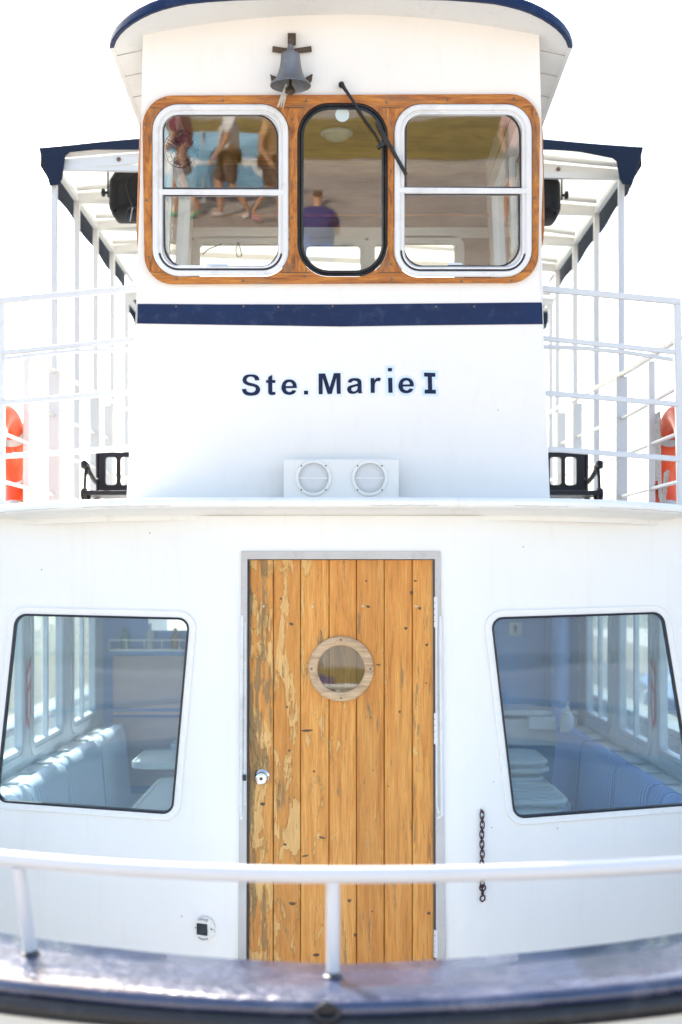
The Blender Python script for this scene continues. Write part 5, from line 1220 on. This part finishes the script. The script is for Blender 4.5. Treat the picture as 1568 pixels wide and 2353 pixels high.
# people on the quay, seen mirrored in the wheelhouse glass
skin = pbr('skin', (.50, .27, .17), .5, 0, .06, 6)
def skinned(name, verts, edges, radii, mat, parent, lvl=1):
    off = wloc(parent); me = bpy.data.meshes.new(name); me.from_pydata([Vector(p) - off for p in verts], edges, []); me.update()
    o = bpy.data.objects.new(name, me); COL.objects.link(o); o.parent = parent; me.materials.append(mat)
    s = o.modifiers.new('skin', 'SKIN'); s.use_smooth_shade = True
    if not me.skin_vertices: 
        bm = bmesh.new(); bm.from_mesh(me); bm.verts.layers.skin.verify(); bm.to_mesh(me); bm.free()
    for i, r in enumerate(radii):
        sv = me.skin_vertices[0].data[i]; sv.radius = r if isinstance(r, tuple) else (r, r)
        sv.use_root = (i == 0)
    b = o.modifiers.new('sub', 'SUBSURF'); b.levels = lvl; b.render_levels = lvl
    return o
def person(x, y, rz, label, top, bottom, shoe, hair, pose='walk', skirt=False, s=.9, collar=None):
    base = Vector((x, y, -1.6)); root = thing('person', base, label, 'person', 'people on the quay')
    ro = Matrix.Rotation(rz, 3, 'Z')
    def T(p): return base + ro @ (Vector(p) * s)
    if pose == 'walk':
        J = dict(pel=(0, 0, .95), sp=(0, 0, 1.15), ch=(0, 0, 1.36), nk=(0, .0, 1.48), hd=(0, .02, 1.58), tp=(0, .02, 1.70),
                 hL=(-.09, 0, .90), kL=(-.10, .16, .50), aL=(-.10, .12, .09), tL=(-.10, .27, .04), hR=(.09, 0, .90), kR=(.10, -.02, .50), aR=(.10, -.24, .13), tR=(.10, -.11, .03),
                 sL=(-.18, 0, 1.40), eL=(-.22, -.08, 1.12), wL=(-.23, .05, .90), sR=(.18, 0, 1.40), eR=(.23, .08, 1.13), wR=(.22, .22, .93))
    elif pose == 'stand':
        J = dict(pel=(0, 0, .95), sp=(0, 0, 1.15), ch=(0, 0, 1.36), nk=(0, .0, 1.48), hd=(0, .02, 1.58), tp=(0, .02, 1.70),
                 hL=(-.09, 0, .90), kL=(-.10, .02, .50), aL=(-.11, 0, .09), tL=(-.12, .15, .03), hR=(.09, 0, .90), kR=(.11, .03, .50), aR=(.12, .02, .09), tR=(.14, .17, .03),
                 sL=(-.18, 0, 1.40), eL=(-.24, -.02, 1.12), wL=(-.18, .18, 1.02), sR=(.18, 0, 1.40), eR=(.24, 0, 1.12), wR=(.2, .2, 1.0))
    else:
        J = dict(pel=(0, 0, .12), sp=(0, .02, .32), ch=(0, .06, .52), nk=(0, .09, .64), hd=(0, .12, .74), tp=(0, .13, .86),
                 hL=(-.09, .02, .12), kL=(-.16, .38, .42), aL=(-.12, .66, .08), tL=(-.12, .80, .03), hR=(.09, .02, .12), kR=(.16, .38, .42), aR=(.12, .66, .08), tR=(.12, .80, .03),
                 sL=(-.18, .06, .56), eL=(-.26, .12, .32), wL=(-.20, .34, .36), sR=(.18, .06, .56), eR=(.26, .12, .32), wR=(.20, .34, .36))
    ks = list(J); idx = {k: i for i, k in enumerate(ks)}; vs = [T(J[k]) for k in ks]
    rad = dict(pel=(.13, .10), sp=(.10, .08), ch=(.095, .075), nk=.05, hd=(.075, .09), tp=(.05, .06), hL=.08, kL=.055, aL=.038, tL=(.035, .025), hR=.08, kR=.055, aR=.038, tR=(.035, .025), sL=.045, eL=.038, wL=.027, sR=.045, eR=.04, wR=.027)
    ed = [('pel', 'sp'), ('sp', 'ch'), ('ch', 'nk'), ('nk', 'hd'), ('hd', 'tp'), ('pel', 'hL'), ('hL', 'kL'), ('kL', 'aL'), ('aL', 'tL'), ('pel', 'hR'), ('hR', 'kR'), ('kR', 'aR'), ('aR', 'tR'), ('ch', 'sL'), ('sL', 'eL'), ('eL', 'wL'), ('ch', 'sR'), ('sR', 'eR'), ('eR', 'wR')]
    es = [(idx[a], idx[b]) for a, b in ed]; rr = [tuple(q * s for q in rad[k]) if isinstance(rad[k], tuple) else rad[k] * s for k in ks]
    for sd in 'LR':     # palm and five fingers
        w_ = Vector(J['w' + sd]); d = (w_ - Vector(J['e' + sd])).normalized(); sx = -1 if sd == 'L' else 1; side = Vector((0, 1, 0)).cross(d); side = side.normalized() if side.length > .1 else Vector((1, 0, 0))
        pm = w_ + d * .05; pi = len(vs); vs.append(T(pm)); rr.append((.030 * s, .016 * s)); es.append((idx['w' + sd], pi))
        for f_ in range(4):
            a = pm + side * (.024 - .016 * f_) + d * .035; b = a + d * (.045 + .012 * (f_ in (1, 2))) + Vector((0, .012, 0)); i0 = len(vs); vs += [T(a), T(b)]; rr += [.009 * s, .007 * s]; es += [(pi, i0), (i0, i0 + 1)]
        a = pm + side * .035; b = a + side * .015 + d * .03; i0 = len(vs); vs += [T(a), T(b)]; rr += [.011 * s, .008 * s]; es += [(pi, i0), (i0, i0 + 1)]
    skinned('body', vs, es, rr, skin, root)
    def sub(name, names, eds, grow, mat, ends={}):
        ix = {k: i for i, k in enumerate(names)}; pv = [T(ends.get(k, J[k] if k in J else ends.get(k))) for k in names]
        rr2 = []
        for k in names:
            q = grow.get(k, .1); rr2.append(tuple(z * s for z in q) if isinstance(q, tuple) else q * s)
        return skinned(name, pv, [(ix[a], ix[b]) for a, b in eds], rr2, mat, root)
    mid = lambda a, b, t: tuple(Vector(J[a]).lerp(Vector(J[b]), t))
    sub('shirt', ['sp', 'ch', 'pel', 'sL', 'sR', 'mL', 'mR', 'nk'], [('pel', 'sp'), ('sp', 'ch'), ('ch', 'sL'), ('ch', 'sR'), ('sL', 'mL'), ('sR', 'mR'), ('ch', 'nk')], dict(pel=(.165, .13), sp=(.15, .115), ch=(.155, .12), sL=.07, sR=.07, mL=.062, mR=.062, nk=.075), top, dict(mL=mid('sL', 'eL', .7), mR=mid('sR', 'eR', .7), nk=mid('ch', 'nk', 1.0)))
    if skirt: sub('skirt', ['pel', 'q1', 'q2'], [('pel', 'q1'), ('q1', 'q2')], dict(pel=(.15, .12), q1=(.19, .16), q2=(.22, .2)), bottom, dict(q1=(0, .02, .75), q2=(0, .04, .55)))
    else: sub('shorts', ['pel', 'hL', 'hR', 'qL', 'qR'], [('pel', 'hL'), ('pel', 'hR'), ('hL', 'qL'), ('hR', 'qR')], dict(pel=(.15, .12), hL=.105, hR=.105, qL=.095, qR=.095), bottom, dict(qL=mid('hL', 'kL', .95), qR=mid('hR', 'kR', .95)))
    for sd in 'LR': sub('shoe', ['a' + sd, 't' + sd], [('a' + sd, 't' + sd)], {'a' + sd: (.045, .035), 't' + sd: (.045, .03)}, shoe, {'a' + sd: tuple(Vector(J['a' + sd]) + Vector((0, -.02, -.045)))})
    sub('hair', ['hd', 'tp'], [('hd', 'tp')], dict(hd=(.085, .10), tp=(.07, .08)), hair, dict(hd=tuple(Vector(J['hd']) + Vector((0, -.04, .01))), tp=tuple(Vector(J['tp']) + Vector((0, -.02, .01)))))
    mb = MB(); h = Vector(J['hd'])
    for e in (-1, 1): mb.sphere(T(h + Vector((e * .03, .085, .02))), .011 * s, 6); mb.sphere(T(h + Vector((e * .085, .0, .01))), (.012 * s, .02 * s, .03 * s), 6, 1)
    mb.sphere(T(h + Vector((0, .105, -.01))), (.014 * s, .018 * s, .024 * s), 6, 1); mb.sphere(T(h + Vector((0, .09, -.05))), (.026 * s, .01 * s, .007 * s), 6, 2)
    mb.build('face', [M['gasket'], skin, M['red']], root, smooth=True)
    return root
cl = lambda n, c: pbr(n, c, .8, 0, .1, 8)
shw, shb = cl('white_cotton', (.72, .72, .72)), cl('brown_cotton', (.13, .085, .06))
person(-1.38, -7.1, R(80), 'person in a white shirt and brown shorts walking on the quay', shw, shb, shw, cl('brown_hair', (.08, .05, .03)))
person(-1.98, -7.3, R(95), 'person in a dark skirt and green sandals walking behind the one in white', cl('plum_cotton', (.25, .06, .09)), cl('plum_skirt', (.10, .03, .045)), cl('green_rubber', (.06, .42, .24)), cl('dark_hair', (.02, .015, .01)), skirt=True)
person(-.86, -6.8, R(-85), 'person in brown shorts and pink shoes crossing the quay the other way', cl('orange_cotton', (.5, .3, .15)), shb, cl('pink_canvas', (.6, .3, .33)), cl('fair_hair', (.3, .2, .1)))
person(-.28, -5.3, R(180), 'person in a violet blue shirt sitting on the quay with their back to the boat', cl('violet_cotton', (.022, .025, .16)), cl('blue_denim', (.05, .12, .4)), shw, cl('brown_hair', (.10, .055, .03)), pose='sit')
person(2.2, -7.2, R(10), 'person in a pink top standing on the quay with a blue bag', cl('pink_cotton', (.6, .38, .35)), shb, shw, cl('dark_hair', (.03, .02, .015)), pose='stand')
BAG = thing('shoulder_bag', (2.55, -7.1, -.75), 'bright blue shoulder bag beside the person in pink', 'bag')
mb = MB(); mb.box((2.52, -7.1, -.62), (.14, .36, .34)); mb.build('bag_body', cl('blue_nylon', (.05, .3, .6)), BAG, bevel=.04, seg=3)
mb = MB(); mb.tube([(2.52, -7.25, -.46), (2.45, -7.2, -.2), (2.42, -7.1, -.15), (2.45, -7.0, -.2), (2.52, -6.95, -.46)], .015, 8); mb.build('bag_strap', cl('blue_webbing', (.05, .25, .5)), BAG)

# marina seen through the right cabin windows
pm = pbr('tan_pier_concrete', (.50, .42, .35), .8, 0, .15, 1.5, .3, 20)
mb = MB(); mb.box((9.0, 26, -1.95), (3.2, 44, .85)); tag(mb.build('pier', pm), kind='structure')
for k, (x, y) in enumerate(((7.5, 14.5), (7.5, 18), (7.5, 22.5))):
    o = MB(); o.lathe([(.09, 0), (.09, .1), (.06, .14), (.06, .4), (.11, .44), (.11, .5), (0, .52)], (x + .3, y, -1.525), 'z', 16); ob = o.build('bollard', M['gray_dark'], smooth=True)
    tag(ob, ('nearest', 'middle', 'farthest')[k] + ' dark bollard on the pier to the right', 'bollard', 'bollards on the pier')
def yacht(x, y, L_, W_, rz, label, hullm, mast=0, cover=None):
    root = thing('moored_boat', (x, y, -2.2), label, 'boat', 'boats moored at the pier'); rot = Matrix.Rotation(rz, 3, 'Z'); b = Vector((x, y, -2.2))
    T = lambda p: b + rot @ Vector(p)
    st_ = [(-.5, .75, .62), (-.3, .95, .60), (0, 1, .62), (.25, .82, .70), (.42, .4, .80), (.5, .02, .88)]; vs = []
    for t, wq, h in st_: vs += [T((t * L_ * .94, 0, -.25)), T((t * L_ * .96, W_ / 2 * wq * .8, 0)), T((t * L_, W_ / 2 * wq, h)), T((t * L_, 0, h + .04)), T((t * L_, -W_ / 2 * wq, h)), T((t * L_ * .96, -W_ / 2 * wq * .8, 0))]
    mb = MB(); mb.add(vs, [(i * 6 + j, (i + 1) * 6 + j, (i + 1) * 6 + (j + 1) % 6, i * 6 + (j + 1) % 6) for i in range(5) for j in range(6)] + [tuple(range(6)), tuple(30 + j for j in range(6))]); mb.build('hull', hullm, root, smooth=True, ang=40)
    mb = MB(); vs = []
    for t, wq, h in ((-.22, .62, .60), (-.2, .56, 1.12), (.08, .5, 1.1), (.24, .44, .72)): vs += [T((t * L_, W_ / 2 * wq, h)), T((t * L_, -W_ / 2 * wq, h)), T((t * L_, -W_ / 2 * wq, .6)), T((t * L_, W_ / 2 * wq, .6))]
    mb.add(vs, [(i * 4 + j, (i + 1) * 4 + j, (i + 1) * 4 + (j + 1) % 4, i * 4 + (j + 1) % 4) for i in range(3) for j in range(4)] + [(0, 1, 2, 3), (12, 13, 14, 15)]); mb.build('deckhouse', M['cream'], root, bevel=.02)
    mb = MB()
    for sg in (-1, 1):
        for t in (-.14, -.02, .1): mb.add([T((t * L_ - .2, sg * (W_ * .285 + .012), .78)), T((t * L_ + .2, sg * (W_ * .27 + .012), .78)), T((t * L_ + .17, sg * (W_ * .265 + .012), .97)), T((t * L_ - .17, sg * (W_ * .28 + .012), .97))], [(0, 1, 2, 3)])
    mb.split('cabin_port', M['solar'], root)
    if mast:
        mb = MB(); mb.tube([T((.08 * L_, 0, .7)), T((.08 * L_, 0, mast))], .055, 10); mb.tube([T((.08 * L_, 0, 1.7)), T((-.36 * L_, 0, 1.65))], .05, 8); mb.build('mast', M['alu'], root, smooth=True)
        mb = MB(); mb.tube([T((.06 * L_, 0, 1.85)), T((-.1 * L_, 0, 1.88)), T((-.34 * L_, 0, 1.75))], [.14, .13, .07], 10); mb.build('sail_cover', cover or M['navy_cloth'], root, smooth=True)
        mb = MB()
        for e in (.5, -.5): mb.tube([T((e * L_, 0, .8)), T((.08 * L_, 0, mast))], .008, 5)
        for e in (-1, 1): mb.tube([T((.05 * L_, e * W_ / 2, .65)), T((.08 * L_, 0, mast * .9))], .008, 5)
        mb.split('rigging_wire', M['alu'], root)
    mb = MB()
    for e in (-1, 1):
        for t in (-.3, 0, .3): mb.lathe([(0, -.22), (.07, -.2), (.09, -.1), (.09, .1), (.07, .2), (0, .22)], T((t * L_, e * (W_ / 2 + .07), .45)), 'z', 12)
    mb.split('fender', M['cream'], root, smooth=True)
hb = pbr('blue_gelcoat', (.03, .09, .22), .2, 0, .05, 3)
yacht(5.9, 13.5, 5.5, 1.9, R(86), 'small white sailing boat with a navy sail cover moored nearest on the right', M['cream'], 6.5)
yacht(5.6, 20.5, 6.5, 2.2, R(92), 'white sailing boat with a blue hull moored beyond the first', hb, 8, pbr('teal_canvas', (.05, .25, .2), .8))
yacht(12.6, 17, 7.5, 2.6, R(95), 'larger white cruiser with no mast moored behind the pier', M['cream'])
yacht(12.8, 27, 8, 2.6, R(88), 'far white sailing boat with tall mast behind the pier', M['cream'], 9)
